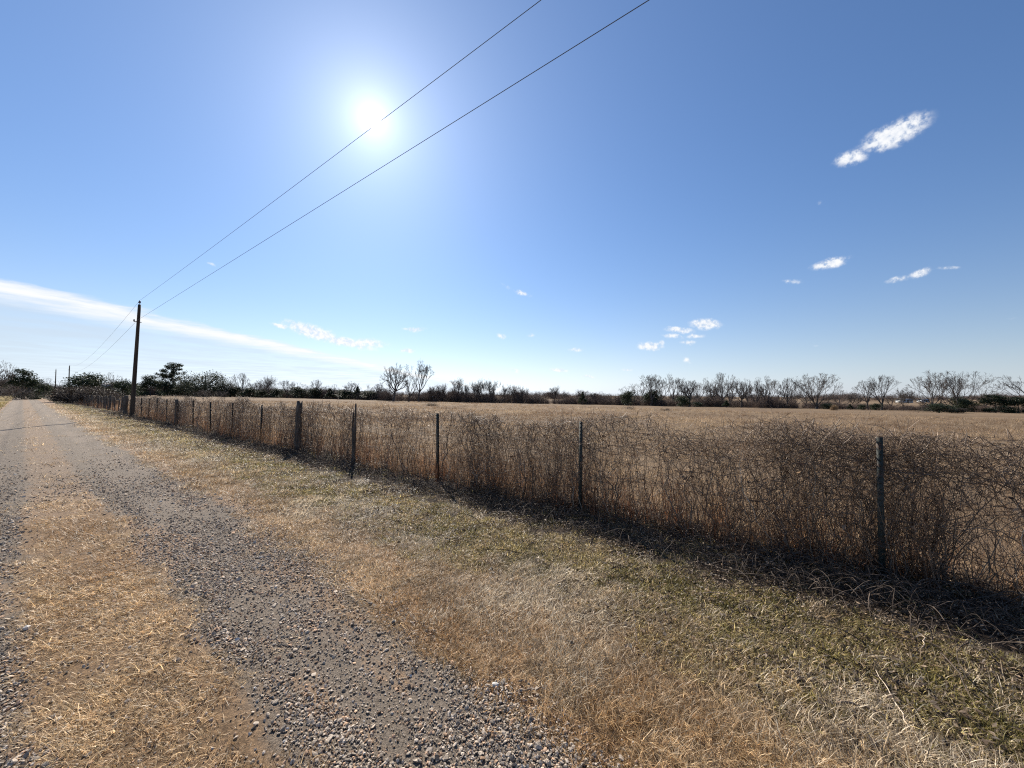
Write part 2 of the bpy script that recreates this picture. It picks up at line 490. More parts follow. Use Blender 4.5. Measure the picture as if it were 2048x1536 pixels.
def road_mat():
    m, N = new_mat('gravel_road')
    geo = N.new('ShaderNodeNewGeometry')
    P = geo.outputs['Position']
    Pt = N.vmath('SUBTRACT', P, (FA[0], FA[1], 0))
    s = N.vmath('DOT_PRODUCT', Pt, (FN[0], FN[1], 0), out=1)
    t = N.vmath('DOT_PRODUCT', Pt, (FD[0], FD[1], 0), out=1)
    cmb = N.new('ShaderNodeCombineXYZ'); N.link(N.math('MULTIPLY', t, 0.16), cmb.inputs[0]); N.link(s, cmb.inputs[1])
    lane = N.noise(cmb.outputs[0], 2.6, 5.0, 0.6)
    mid = N.noise(P, 1.5, 5.0, 0.62)
    fine = N.noise(P, 40.0, 4.0, 0.7)
    vo = N.new('ShaderNodeTexVoronoi'); N.link(P, vo.inputs['Vector']); vo.inputs['Scale'].default_value = 58.0
    vo2 = N.new('ShaderNodeTexVoronoi'); N.link(P, vo2.inputs['Vector']); vo2.inputs['Scale'].default_value = 95.0
    peb = N.new('ShaderNodeSeparateColor'); N.link(vo.outputs['Color'], peb.inputs[0])
    grit = N.noise(P, 130.0, 4.0, 0.75)
    grey = N.mix(N.ramp(grit, 0.36, 0.66), (0.062, 0.048, 0.036), (0.33, 0.262, 0.195))
    grey = N.mix(N.math('MULTIPLY', peb.outputs[0], 0.35), grey, (0.30, 0.25, 0.20))
    pack = N.math('MULTIPLY', N.math('MAXIMUM', N.math('MULTIPLY', N.ramp(s, -4.0, -3.7), N.ramp(s, -3.1, -3.4)), N.math('MULTIPLY', N.ramp(s, -5.9, -5.6), N.ramp(s, -5.0, -5.3))), N.ramp(t, 3.0, 9.0, 0.5, 0.6))
    grey = N.mix(N.math('MULTIPLY', pack, N.ramp(lane, 0.35, 0.6)), grey, (0.265, 0.21, 0.16))
    dirt = N.mix(N.ramp(fine, 0.3, 0.72), (0.20, 0.133, 0.085), (0.39, 0.27, 0.172))
    sw = N.math('ADD', s, N.math('MULTIPLY', N.math('SUBTRACT', mid, 0.5), 0.5))
    centre = N.math('MULTIPLY', N.ramp(sw, -5.0, -4.75), N.ramp(sw, -4.05, -4.3))
    edge = N.math('MAXIMUM', N.ramp(sw, -3.25, -3.0), N.ramp(sw, -5.8, -6.05))
    centre = N.math('MULTIPLY', centre, N.ramp(t, 8.0, 10.5, 1.0, 0.48))
    dm = N.math('MAXIMUM', centre, edge)
    pat = N.math('MULTIPLY', N.ramp(lane, 0.44, 0.60), N.ramp(mid, 0.38, 0.56))
    dm = N.math('MAXIMUM', dm, N.math('MULTIPLY', pat, N.ramp(t, 4.0, 11.0, 0.85, 0.30)))
    f2 = N.math('ADD', dm, N.math('MULTIPLY', N.math('SUBTRACT', fine, 0.5), 0.8))
    c = N.mix(N.ramp(f2, 0.2, 0.75), grey, dirt)
    sod = N.math('MULTIPLY', centre, N.ramp(t, 8.5, 7.5))
    c = N.mix(N.math('MULTIPLY', sod, 0.8), c, N.mix(N.ramp(fine, 0.35, 0.7), (0.13, 0.08, 0.042), (0.34, 0.21, 0.105)))
    h = N.math('ADD', N.math('MULTIPLY', grit, 0.8), N.math('MULTIPLY', fine, 0.6))
    return finish(N, m, principled(N, c, 0.9, 0.2, bump(N, h, 0.9, 0.02)))
M_GROUND = ground_mat()
M_ROAD = road_mat()

# ------------------------------------------------------------------ ground + road
def build_ground():
    A = 300; R = np.concatenate([[0.0], np.geomspace(0.5, 4500, 230)])
    a = np.linspace(0, 2 * math.pi, A, endpoint=False)
    X = R[1:, None] * np.sin(a); Y = R[1:, None] * np.cos(a)
    V = np.stack([X, Y, gz(X, Y)], -1).reshape(-1, 3)
    V = np.concatenate([V, [[0, 0, float(gz(0, 0))]]])
    n = len(R) - 1
    idx = np.arange(n * A).reshape(n, A); nx = np.roll(idx, -1, 1)
    Q = np.stack([idx[:-1], idx[1:], nx[1:], nx[:-1]], -1).reshape(-1, 4)
    c = n * A
    T = np.stack([np.full(A, c), idx[0], nx[0]], -1)
    o = link('ground', mesh_from('ground', V, [Q, T], M_GROUND, smooth=True))
    tag(o, 'tan stubble pasture and rough roadside verge ground', kind='structure')
build_ground()

def build_road():
    tt = np.concatenate([np.arange(-14, 16, 0.12), np.geomspace(16, 420, 150)])
    ss = np.linspace(0, 1, 26)
    eR = -3.02 + (fbm(tt * 0.7, tt * 0 + 3.1, 31, 4) - 0.5) * 0.5 - 0.35 * np.exp(-((tt - 1.0) / 2.2) ** 2) + 0.012 * np.clip(tt - 8, 0, 90)
    eL = -6.1 + (fbm(tt * 0.6, tt * 0 + 8.3, 41, 4) - 0.5) * 0.6
    s = eL[:, None] + (eR - eL)[:, None] * ss
    t = np.repeat(tt[:, None], len(ss), 1)
    X, Y = xy(t, s)
    lift = 0.012 + np.minimum(0.10, np.abs(t) * 0.0006) - 0.010 * (np.abs(ss - 0.5) > 0.48)
    Z = gz(X, Y) + lift
    V = np.stack([X, Y, Z], -1).reshape(-1, 3)
    idx = np.arange(len(tt) * len(ss)).reshape(len(tt), len(ss))
    Q = np.stack([idx[:-1, :-1], idx[1:, :-1], idx[1:, 1:], idx[:-1, 1:]], -1).reshape(-1, 4)
    me = mesh_from('road', V, [Q[:, ::-1]], M_ROAD, smooth=True)
    o = link('road', me)
    tag(o, 'grey gravel farm road with two wheel tracks', kind='structure')
build_road()

# ------------------------------------------------------------------ scatter by geometry nodes
def proto_collection(name, meshes):
    c = bpy.data.collections.new(name)
    for i, me in enumerate(meshes):
        c.objects.link(bpy.data.objects.new('%s_%02d' % (name, i), me))
    return c

def scatter(name, coll, P, rot, scl, tint, label, cat=None, nvar=5):
    n = len(P)
    me = bpy.data.meshes.new(name)
    me.vertices.add(n); me.vertices.foreach_set('co', np.ascontiguousarray(P, dtype=np.float32).ravel())
    def attr(nm, typ, prop, arr):
        a = me.attributes.new(nm, typ, 'POINT'); a.data.foreach_set(prop, np.ascontiguousarray(arr).ravel())
    attr('rot', 'FLOAT_VECTOR', 'vector', rot.astype(np.float32))
    if scl.ndim == 1: scl = np.repeat(scl[:, None], 3, 1)
    attr('scl', 'FLOAT_VECTOR', 'vector', scl.astype(np.float32))
    attr('tint', 'FLOAT_COLOR', 'color', np.concatenate([tint, np.ones((n, 1))], 1).astype(np.float32))
    attr('pick', 'INT', 'value', rng.integers(0, nvar, n).astype(np.int32))
    o = link(name, me)
    g = bpy.data.node_groups.new(name, 'GeometryNodeTree')
    g.interface.new_socket('Geometry', in_out='INPUT', socket_type='NodeSocketGeometry')
    g.interface.new_socket('Geometry', in_out='OUTPUT', socket_type='NodeSocketGeometry')
    gi = g.nodes.new('NodeGroupInput'); go = g.nodes.new('NodeGroupOutput')
    iop = g.nodes.new('GeometryNodeInstanceOnPoints')
    ci = g.nodes.new('GeometryNodeCollectionInfo')
    ci.inputs['Collection'].default_value = coll
    ci.inputs['Separate Children'].default_value = True
    ci.inputs['Reset Children'].default_value = True
    def named(nm, typ):
        a = g.nodes.new('GeometryNodeInputNamedAttribute'); a.data_type = typ
        a.inputs['Name'].default_value = nm
        return a.outputs['Attribute']
    er = g.nodes.new('FunctionNodeEulerToRotation')
    L = g.links.new
    L(gi.outputs[0], iop.inputs['Points']); L(ci.outputs[0], iop.inputs['Instance'])
    iop.inputs['Pick Instance'].default_value = True
    L(named('pick', 'INT'), iop.inputs['Instance Index'])
    L(named('rot', 'FLOAT_VECTOR'), er.inputs[0]); L(er.outputs[0], iop.inputs['Rotation'])
    L(named('scl', 'FLOAT_VECTOR'), iop.inputs['Scale'])
    L(iop.outputs[0], go.inputs[0])
    md = o.modifiers.new('scatter', 'NODES'); md.node_group = g
    tag(o, label, cat, kind='stuff')
    return o

def blades(seed, n, rad, l0, l1, lean0, lean1, width, curl=0.5, kseg=4, comb=None):
    r = np.random.default_rng(seed)
    a = r.uniform(0, 2 * math.pi, n); q = rad * np.sqrt(r.uniform(0, 1, n))
    base = np.stack([q * np.cos(a), q * np.sin(a), np.zeros(n) - 0.004], -1)
    L = r.uniform(l0, l1, n)
    az = r.uniform(0, 2 * math.pi, n)
    if comb is not None: az = np.where(r.uniform(0, 1, n) < 0.6, comb + r.normal(0, 0.5, n), az)
    lean = np.radians(r.uniform(lean0, lean1, n))
    paths = np.zeros((n, kseg, 3)); paths[:, 0] = base
    th = lean * 0.5; cur = base.copy()
    for k in range(1, kseg):
        th = np.minimum(th + lean * 0.5 * curl + r.normal(0, 0.12, n), 1.75)
        az = az + r.normal(0, 0.18, n)
        d = np.stack([np.sin(th) * np.cos(az), np.sin(th) * np.sin(az), np.cos(th)], -1)
        cur = cur + d * (L / (kseg - 1))[:, None]
        cur[:, 2] = np.maximum(cur[:, 2], 0.003)
        paths[:, k] = cur
    side = np.stack([-np.sin(az + r.normal(0, .5, n)), np.cos(az), r.normal(0, 0.3, n)], -1)
    side /= np.linalg.norm(side, axis=1, keepdims=True)
    w = width * r.uniform(0.6, 1.3, n)
    prof = np.linspace(1, 0.0, kseg) ** 0.7
    Lf = paths - side[:, None, :] * (w[:, None] * prof)[:, :, None] * 0.5
    Rt = paths + side[:, None, :] * (w[:, None] * prof)[:, :, None] * 0.5
    V = np.stack([Lf, Rt], 2).reshape(-1, 3)
    idx = np.arange(n * kseg * 2).reshape(n, kseg, 2)
    Q = np.stack([idx[:, :-1, 0], idx[:, :-1, 1], idx[:, 1:, 1], idx[:, 1:, 0]], -1)
    Qa = Q[:, :-1].reshape(-1, 4); T = Q[:, -1, [0, 1, 2]].reshape(-1, 3)
    return V, [Qa, T]

def leaves(seed, n, rad, l0, l1):
    r = np.random.default_rng(seed)
    Vs, Ts, off = [], [], 0
    for i in range(n):
        L = r.uniform(l0, l1); w = L * r.uniform(0.3, 0.55)
        c = r.uniform(-0.35, 0.9) * w
        v = np.array([[-L / 2, 0, 0], [0, -w / 2, c * 0.5], [0, 0, 0], [0, w / 2, c * 0.5], [L / 2, 0, c * 0.4]])
        e = Euler((r.normal(0, 0.5), r.normal(0, 0.5), r.uniform(0, 6.28))).to_matrix()
        a = r.uniform(0, 6.28); q = rad * math.sqrt(r.uniform())
        v = v @ np.array(e).T + np.array([q * math.cos(a), q * math.sin(a), r.uniform(0.004, 0.028)])
        Vs.append(v); Ts.append(np.array([[0, 1, 2], [0, 2, 3], [1, 4, 2], [2, 4, 3]]) + off); off += 5
    return np.concatenate(Vs), [np.concatenate(Ts)]

def stone(seed):
    r = np.random.default_rng(seed)
    import bmesh
    bm = bmesh.new(); bmesh.ops.create_icosphere(bm, subdivisions=1, radius=1.0)
    sc = np.array([r.uniform(0.75, 1.3), r.uniform(0.7, 1.1), r.uniform(0.5, 0.85)])
    pl = [(np.array(Vector(r.normal(0, 1, 3)).normalized()), r.uniform(0.55, 0.85)) for _ in range(6)]
    for v in bm.verts:
        p = np.array(v.co) * r.uniform(0.86, 1.14)
        for nrm, d in pl:
            k = p @ nrm
            if k > d: p = p - nrm * (k - d)
        v.co = p * sc
    me = bpy.data.meshes.new('stone'); bm.to_mesh(me); bm.free()
    me.materials.append(M_STONE)
    return me

C_SHORT = proto_collection('short_tuft', [mesh_from('short_tuft', *blades(100 + i, 46, 0.10, 0.04, 0.11, 45, 92, 0.0036, 0.6, 4, comb=0.0), M_BLADE) for i in range(6)])
C_FAWN = proto_collection('fawn_tuft', [mesh_from('fawn_tuft', *blades(200 + i, 46, 0.09, 0.05, 0.125, 35, 90, 0.0036, 0.6, 5, comb=0.0), M_BLADE) for i in range(6)])
C_GREEN = proto_collection('green_tuft', [mesh_from('green_tuft', *blades(300 + i, 60, 0.10, 0.016, 0.055, 25, 90, 0.0056, 0.6, 4), M_BLADE) for i in range(6)])
C_FIELD = proto_collection('field_tuft', [mesh_from('field_tuft', *blades(400 + i, 40, 0.16, 0.06, 0.20, 15, 75, 0.0050, 0.5, 4), M_BLADE) for i in range(6)])
C_RED = proto_collection('stalk_tuft', [mesh_from('stalk_tuft', *blades(500 + i, 16, 0.10, 0.22, 0.72, 3, 22, 0.0045, 0.6, 5), M_BLADE) for i in range(6)])
C_LEAF = proto_collection('leaf_patch', [mesh_from('leaf_patch', *leaves(600 + i, 24, 0.13, 0.010, 0.034), M_LEAF) for i in range(6)])
C_DRY = proto_collection('dry_leaf', [mesh_from('dry_leaf', *leaves(650 + i, 3, 0.05, 0.02, 0.05), M_LEAF) for i in range(4)])
C_STONE = proto_collection('pebble', [stone(700 + i) for i in range(8)])

def in_view(x, y, m=3.5):
    return (y > -1.5) & (np.abs(x) < 1.45 * np.maximum(y, 0) + m)

def spread(t0, t1, s0, s1, dens, r0=4.0, p=1.3, dmin=0.0, cap=10 ** 9):
    """points in fence coordinates, thinning with distance from the near verge"""
    n = int((t1 - t0) * (s1 - s0) * dens)
    n = min(n, cap)
    # importance sample t by distance so that far stretches stay cheap
    edges = np.linspace(t0, t1, 600)
    mid = (edges[1:] + edges[:-1]) / 2
    smid = (s0 + s1) / 2
    mx, my = xy(mid, np.full_like(mid, smid))
    w = np.minimum(1.0, (r0 / np.maximum(np.hypot(mx, my), 0.1)) ** p)
    cnt = dens * w * (edges[1] - edges[0]) * (s1 - s0)
    k = rng.poisson(cnt)
    t = np.repeat(edges[:-1], k) + rng.uniform(0, edges[1] - edges[0], k.sum())
    s = rng.uniform(s0, s1, k.sum())
    x, y = xy(t, s)
    ok = in_view(x, y)
    return t[ok], s[ok], x[ok], y[ok]

def grow_scale(x, y, r0=4.0, p=0.4, mx=3.0):
    return np.clip((np.hypot(x, y) / r0) ** p, 1.0, mx)

def lerp(a, b, f):
    f = np.asarray(f)[:, None]; return np.asarray(a)[None, :] * (1 - f) + np.asarray(b)[None, :] * f

def do_scatter(name, coll, t, s, x, y, keep, scl, tint, label, cat=None, tilt=0.12, dz=0.0, nvar=6, rotz=None):
    k = keep
    x, y = x[k], y[k]; n = len(x)
    P = np.stack([x, y, gz(x, y) + dz], -1)
    rz = rng.uniform(0, 6.283, n) if rotz is None else rotz[k]
    rot = np.stack([rng.normal(0, tilt, n), rng.normal(0, tilt, n), rz], -1)
    scl = np.asarray(scl)[k] if np.ndim(scl) else np.full(n, scl)
    return scatter(name, coll, P, rot, scl, tint[k], label, cat, nvar)

U = lambda n: rng.uniform(0, 1, n)

# --- straw grass on the road's middle strip and shoulders
def strip_grass():
    T, Sx, X, Y = [], [], [], []
    parts = []
    # middle strip
    t, s, x, y = spread(-3.5, 60, -5.05, -3.95, 620)
    w = (fbm(t * 1.1, s * 1.1, 51, 4) - 0.5) * 0.55
    sw = s + w
    inside = sst(sw, -4.92, -4.72) * (1 - sst(sw, -4.30, -4.08))
    alive = 1 - 0.93 * sst(t, 8.2, 9.6)
    patch = sst(fbm(t * 1.6, s * 2.2, 61, 4), 0.27, 0.42)
    parts.append((t, s, x, y, U(len(t)) < inside * alive * patch))
    # right shoulder
    t, s, x, y = spread(-5, 75, -3.75, -2.2, 480)
    edge = -3.12 + (fbm(t * 0.7, t * 0 + 3.1, 31, 4) - 0.5) * 0.5 - 0.30 * np.exp(-((t - 1.0) / 2.2) ** 2) + (fbm(t * 2.5, s * 2.5, 71, 3) - 0.5) * 0.45
    f = sst(s, edge - 0.12, edge + 0.12) * (1 - sst(s + (fbm(t * 1.2, s, 83, 3) - 0.5) * 0.8, -3.0, -2.55) * 0.9)
    f *= 0.35 + 0.65 * sst(fbm(t * 1.3, s * 1.6, 81, 4), 0.3, 0.5)
    parts.append((t, s, x, y, U(len(t)) < f))
    # stray tufts in the wheel tracks
    t, s, x, y = spread(-3, 40, -6.2, -3.1, 10)
    parts.append((t, s, x, y, U(len(t)) < 0.5))
    t, s, x, y, k = [np.concatenate(z) for z in zip(*parts)]
    n = len(t)
    m = fbm(x * 1.4, y * 1.4, 91, 4)
    c = lerp((0.42, 0.265, 0.125), (0.68, 0.50, 0.285), sst(m + rng.normal(0, 0.10, n), 0.36, 0.66))
    c = c * (0.75 + 0.5 * U(n))[:, None]
    c = np.where((U(n) < 0.08)[:, None], np.array([[0.22, 0.16, 0.09]]), c)
    sc = (0.6 + 0.5 * U(n)) * grow_scale(x, y)
    rz = math.atan2(FD[1], FD[0]) + (fbm(x * 0.8, y * 0.8, 97, 2) - 0.5) * 5 + rng.normal(0, 0.6, n)
    do_scatter('straw_grass', C_SHORT, t, s, x, y, k, sc, c, 'short flattened orange straw grass on road middle strip and shoulder', rotz=rz)
strip_grass()

# --- bleached fawn grass between shoulder and fence
def fawn_grass():
    t, s, x, y = spread(-6, 75, -3.3, -1.0, 300)
    w = (fbm(t * 0.9, s * 0.9, 111, 4) - 0.5) * 1.0
    f = sst(s + w, -3.3, -2.85) * (1 - sst(s + w, -2.15, -1.7) * 0.9)
    f *= 0.30 + 0.7 * sst(fbm(t * 1.0, s * 1.5, 121, 4), 0.34, 0.54)
    n = len(t)
    k = U(n) < f
    m = fbm(x * 1.1, y * 1.1, 131, 4)
    c = lerp((0.38, 0.27, 0.155), (0.63, 0.525, 0.375), sst(m + rng.normal(0, 0.10, n), 0.38, 0.66))
    c *= (0.7 + 0.5 * U(n))[:, None]
    sc = (0.6 + 0.6 * U(n)) * grow_scale(x, y) * (0.75 + 0.5 * m)
    rz = 0.6 + (fbm(x * 0.7, y * 0.7, 137, 2) - 0.5) * 5 + rng.normal(0, 0.6, n)
    do_scatter('fawn_grass', C_FAWN, t, s, x, y, k, sc, c, 'bleached fawn bunch grass along the middle of the verge', rotz=rz)
fawn_grass()

# --- olive low growth near the fence and on the far side of the road
def green_grass():
    parts = []
    t, s, x, y = spread(-7, 75, -2.6, 0.2, 420)
    w = (fbm(t * 0.8, s * 0.8, 141, 4) - 0.5) * 0.9
    f = sst(s + w, -2.6, -2.1) * (1 - sst(s + w * 0.6, -1.35, -0.85) * 0.88)
    f *= 0.25 + 0.75 * sst(fbm(t * 1.5, s * 1.5, 151, 4), 0.30, 0.5)
    parts.append((t, s, x, y, U(len(t)) < f))
    t, s, x, y = spread(4, 95, -12.0, -5.8, 170)
    f = sst(s + (fbm(t * .5, s * .5, 157, 3) - .5), -5.9, -6.4)
    parts.append((t, s, x, y, U(len(t)) < f))
    t, s, x, y, k = [np.concatenate(z) for z in zip(*parts)]
    n = len(t)
    m = fbm(x * 1.2, y * 1.2, 161, 4) + rng.normal(0, 0.12, n)
    c = lerp((0.24, 0.20, 0.065), (0.49, 0.39, 0.18), sst(m, 0.35, 0.65))
    c = np.where((U(n) < 0.36)[:, None], lerp((0.30, 0.21, 0.115), (0.52, 0.41, 0.27), U(n)), c)
    c = np.where((s < -5)[:, None], lerp((0.30, 0.24, 0.075), (0.50, 0.37, 0.16), sst(m, 0.35, 0.65)), c)
    c *= (0.7 + 0.5 * U(n))[:, None]
    sc = (0.65 + 0.6 * U(n)) * grow_scale(x, y)
    do_scatter('olive_grass', C_GREEN, t, s, x, y, k, sc, c, 'low olive and tan winter grass on the verge beside the fence')
green_grass()

# --- dead leaves
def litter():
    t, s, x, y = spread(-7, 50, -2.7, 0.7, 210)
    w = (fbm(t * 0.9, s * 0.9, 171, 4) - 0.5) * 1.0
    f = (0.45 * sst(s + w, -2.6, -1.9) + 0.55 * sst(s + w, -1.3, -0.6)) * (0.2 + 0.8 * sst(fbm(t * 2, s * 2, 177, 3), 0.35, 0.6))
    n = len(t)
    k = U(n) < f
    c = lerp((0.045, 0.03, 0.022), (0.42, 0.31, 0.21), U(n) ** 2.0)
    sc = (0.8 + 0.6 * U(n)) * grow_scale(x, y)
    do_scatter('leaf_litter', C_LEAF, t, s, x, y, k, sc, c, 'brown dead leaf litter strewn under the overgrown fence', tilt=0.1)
litter()

def hung_leaves():
    t = rng.uniform(-7, 34, 1500); n = len(t)
    s = rng.normal(0.02, 0.14, n); x, y = xy(t, s)
    P = np.stack([x, y, gz(x, y) + rng.uniform(0.1, 1.15, n)], -1)
    rot = rng.uniform(0, 6.28, (n, 3))
    c = lerp((0.10, 0.055, 0.035), (0.36, 0.25, 0.16), U(n) ** 1.5)
    scatter('hanging_leaves', C_DRY, P, rot, 0.7 + 0.7 * U(n), c, 'shrivelled dead leaves hanging in the fence brambles', None, 4)
# --- red-brown stalk grass in the foot of the fence
def stalks():
    t, s, x, y = spread(-7, 85, -0.35, 0.9, 34, r0=6, p=0.9)
    n = len(t)
    d = 0.35 + 0.65 * sst(fbm(t * 0.45, t * 0 + 4.4, 181, 3), 0.35, 0.6)
    k = U(n) < d * (1 - sst(np.abs(s - 0.25), 0.3, 0.65))
    c = lerp((0.15, 0.065, 0.034), (0.34, 0.20, 0.11), sst(fbm(t, s, 191, 3) + rng.normal(0, 0.15, n), 0.3, 0.7))
    sc = (0.55 + 0.75 * U(n)) * grow_scale(x, y, 8, 0.15)
    do_scatter('stalk_grass', C_RED, t, s, x, y, k, sc, c, 'upright red-brown dead stalk grass growing through the fence foot', tilt=0.08)
stalks()
hung_leaves()

# --- field stubble
def field_grass():
    parts = []
    for s0, s1, dn in ((0.5, 4, 75), (4, 12, 26), (12, 30, 9), (30, 70, 2.6)):
        parts.append(spread(-45, 95, s0, s1, dn, r0=30, p=1.0))
    t, s, x, y = [np.concatenate(z) for z in zip(*parts)]
    n = len(t)
    m = fbm(x * 0.25, y * 0.25, 201, 4) + rng.normal(0, 0.10, n)
    k = U(n) < 0.35 + 0.65 * sst(fbm(x * 0.9, y * 0.9, 207, 3), 0.35, 0.55)
    c = lerp((0.23, 0.148, 0.086), (0.46, 0.33, 0.20), sst(m, 0.36, 0.64)) * (0.75 + 0.45 * U(n))[:, None]
    sc = (0.55 + 0.6 * U(n)) * (0.8 + 0.030 * np.clip(s, 0, 45))
    do_scatter('field_stubble', C_FIELD, t, s, x, y, k, sc, c, 'tan dry pasture stubble covering the wide field')
field_grass()

# --- gravel
def gravel():
    t, s, x, y = spread(-4, 22, -6.25, -2.9, 14000, r0=2.6, p=1.9)
    n = len(t)
    edge = -3.05 + (fbm(t * 0.7, t * 0 + 3.1, 31, 4) - 0.5) * 0.5 - 0.35 * np.exp(-((t - 1.0) / 2.2) ** 2)
    w = (fbm(t * 1.1, s * 1.1, 51, 4) - 0.5) * 0.55
    centre = sst(s + w, -5.0, -4.78) * (1 - sst(s + w, -4.24, -4.0)) * (1 - 0.6 * sst(t, 8.2, 10))
    pat = sst(fbm(t * 0.9, s * 1.9, 221, 4), 0.34, 0.50)
    f = (0.28 + 0.72 * pat) * (1 - 0.28 * np.exp(-((s + 3.62 + 0.1 * np.sin(t * 0.9)) / 0.18) ** 2)) * (1 - 0.95 * centre) * (1 - sst(s, edge - 0.1, edge + 0.25)) * (1 - 0.95 * sst(t, 6, 17))
    k = U(n) < f
    size = np.exp(rng.normal(math.log(0.0054), 0.42, n))
    size = np.clip(size, 0.003, 0.016) * grow_scale(x, y, 2.6, 0.35, 1.6)
    g = 0.17 + 0.37 * U(n) ** 1.5
    c = np.stack([g * 1.18, g * 0.97, g * 0.755], -1)
    br = U(n) < 0.2
    c[br] *= np.array([1.15, 0.92, 0.75])
    wh = U(n) < 0.012
    c[wh] = np.array([0.55, 0.51, 0.46])
    sc = np.stack([size * (0.8 + 0.5 * U(n)), size, size * (0.5 + 0.3 * U(n))], -1)
    P_ = np.stack([x, y, gz(x, y) + 0.014 + np.minimum(0.1, np.abs(t) * 0.0006)], -1)
    rot = np.stack([rng.normal(0, 0.5, n), rng.normal(0, 0.5, n), rng.uniform(0, 6.28, n)], -1)
    P_[:, 2] += size * 0.25
    print('GRAVEL', k.sum())
    scatter('gravel', C_STONE, P_[k], rot[k], sc[k], c[k], 'loose grey crushed gravel in the wheel tracks', None, 8)
gravel()

# ================================================================== the fence
def tpost_mesh(h, seed):
    r = np.random.default_rng(seed)
    parts = [boxm(-0.023, 0.023, -0.004, 0.003, -0.25, h), boxm(-0.004, 0.004, 0.003, 0.036, -0.25, h - 0.002), boxm(-0.010, 0.010, 0.036, 0.042, -0.25, h - 0.004)]
    z = 0.12
    while z < h - 0.03:
        parts.append(boxm(-0.008, 0.008, -0.010, -0.004, z, z + 0.018)); z += 0.053
    v, q = cat_parts(parts)
    return mesh_from('steel_post', v, q, M_TPOST)

def wood_post_mesh(h, r0, seed, fork=False, jag=0.06):
    r = np.random.default_rng(seed)
    def limb(path, rad, sides=9):
        K = len(path)
        P = np.array(path)[None]; R = np.array(rad)[None]
        v, q = tubes(P, R, sides)
        v = v.reshape(K, sides, 3)
        v[:, :, :2] += r.normal(0, 0.06, (1, sides, 2)) * R[0][:, None, None] + r.normal(0, 0.03, (K, sides, 2)) * R[0][:, None, None]
        v[-1, :, 2] += r.uniform(-jag, jag * 0.6, sides)
        top = v[-1].mean(0) - np.array([0, 0, 0.03])
        vv = np.concatenate([v.reshape(-1, 3), top[None]])
        base = (K - 1) * sides
        cap = np.array([[base + i, base + (i + 1) % sides, len(vv) - 1, len(vv) - 1] for i in range(sides)])
        return vv, np.concatenate([q, cap])
    if not fork:
        z = np.linspace(-0.3, h, 9)
        wob = np.cumsum(r.normal(0, 0.012, (9, 2)), 0)
        path = np.concatenate([wob, z[:, None]], 1)
        v, q = limb(path, r0 * (1.06 - 0.12 * np.linspace(0, 1, 9)))
        fl = [q]
    else:
        z = np.linspace(-0.3, h * 0.62, 6)
        a = limb(np.stack([z * 0.02, z * 0, z], 1), np.linspace(r0, r0 * 0.9, 6))
        z2 = np.linspace(h * 0.30, h, 6)
        b = limb(np.stack([0.035 + 0.03 * np.linspace(0, 1, 6), z2 * 0, z2], 1), np.linspace(r0 * 0.7, r0 * 0.4, 6))
        z3 = np.linspace(h * 0.35, h * 0.86, 6)
        c = limb(np.stack([-0.03 - 0.025 * np.sin(np.linspace(0, 3.1, 6)), z3 * 0, z3], 1), np.linspace(r0 * 0.6, r0 * 0.35, 6))
        v, fl = cat_parts([a, b, c])
    # drop the degenerate fourth corner of cap faces
    quads, tris = [], []
    for q in fl:
        deg = q[:, 2] == q[:, 3]
        quads.append(q[~deg]); tris.append(q[deg][:, :3])
    return mesh_from('wood_post', v, quads + tris, M_POST)

FROT = math.atan2(FD[1], FD[0])
fence = empty('wire_fence', (*FA, float(gz(*FA))))
tag(fence, 'barbed wire fence on steel and wooden posts, overgrown with brambles beside the road', 'fence')
def fence_post(t, me, nm, s=0.0, lean=(0, 0), label=None, parent=None, ref=None):
    x, y = xy(t, s)
    o = link(nm, me, parent)
    base = parent.location
    o.location = (x - base[0], y - base[1], float(gz(x, y)) - base[2])
    o.rotation_euler = (lean[0], lean[1], FROT + math.pi)
    if label: o['label'] = label
    return o
TPX = [1758, 1160, 876, 520, 463, 420, 385, 332, 312, 296, 281]
tp = [tpost_mesh(1.29, 1), tpost_mesh(1.27, 2)]
rr = random.Random(3)
for i, px in enumerate(TPX):
    fence_post(on_fence(px), tp[i % 2], 'steel_post', lean=(rr.uniform(-.02, .02), rr.uniform(-.025, .025)), parent=fence)
fence_post(-3.05, tp[0], 'steel_post', parent=fence)
fence_post(-6.1, tp[1], 'steel_post', parent=fence)
fence_post(on_fence(708), wood_post_mesh(1.42, 0.045, 11, fork=True), 'wood_post', label='split grey wooden post with two prongs', parent=fence)
fence_post(on_fence(597), wood_post_mesh(1.40, 0.085, 12, jag=0.10), 'wood_post', lean=(0, -0.03), label='thick rotten wooden post with jagged top', parent=fence)
fence_post(on_fence(353), wood_post_mesh(1.32, 0.08, 13), 'wood_post', parent=fence)
fence_post(on_fence(255), wood_post_mesh(1.45, 0.13, 14, jag=0.02), 'wood_post', s=-0.1, label='stout pale corner post by the utility pole', parent=fence)

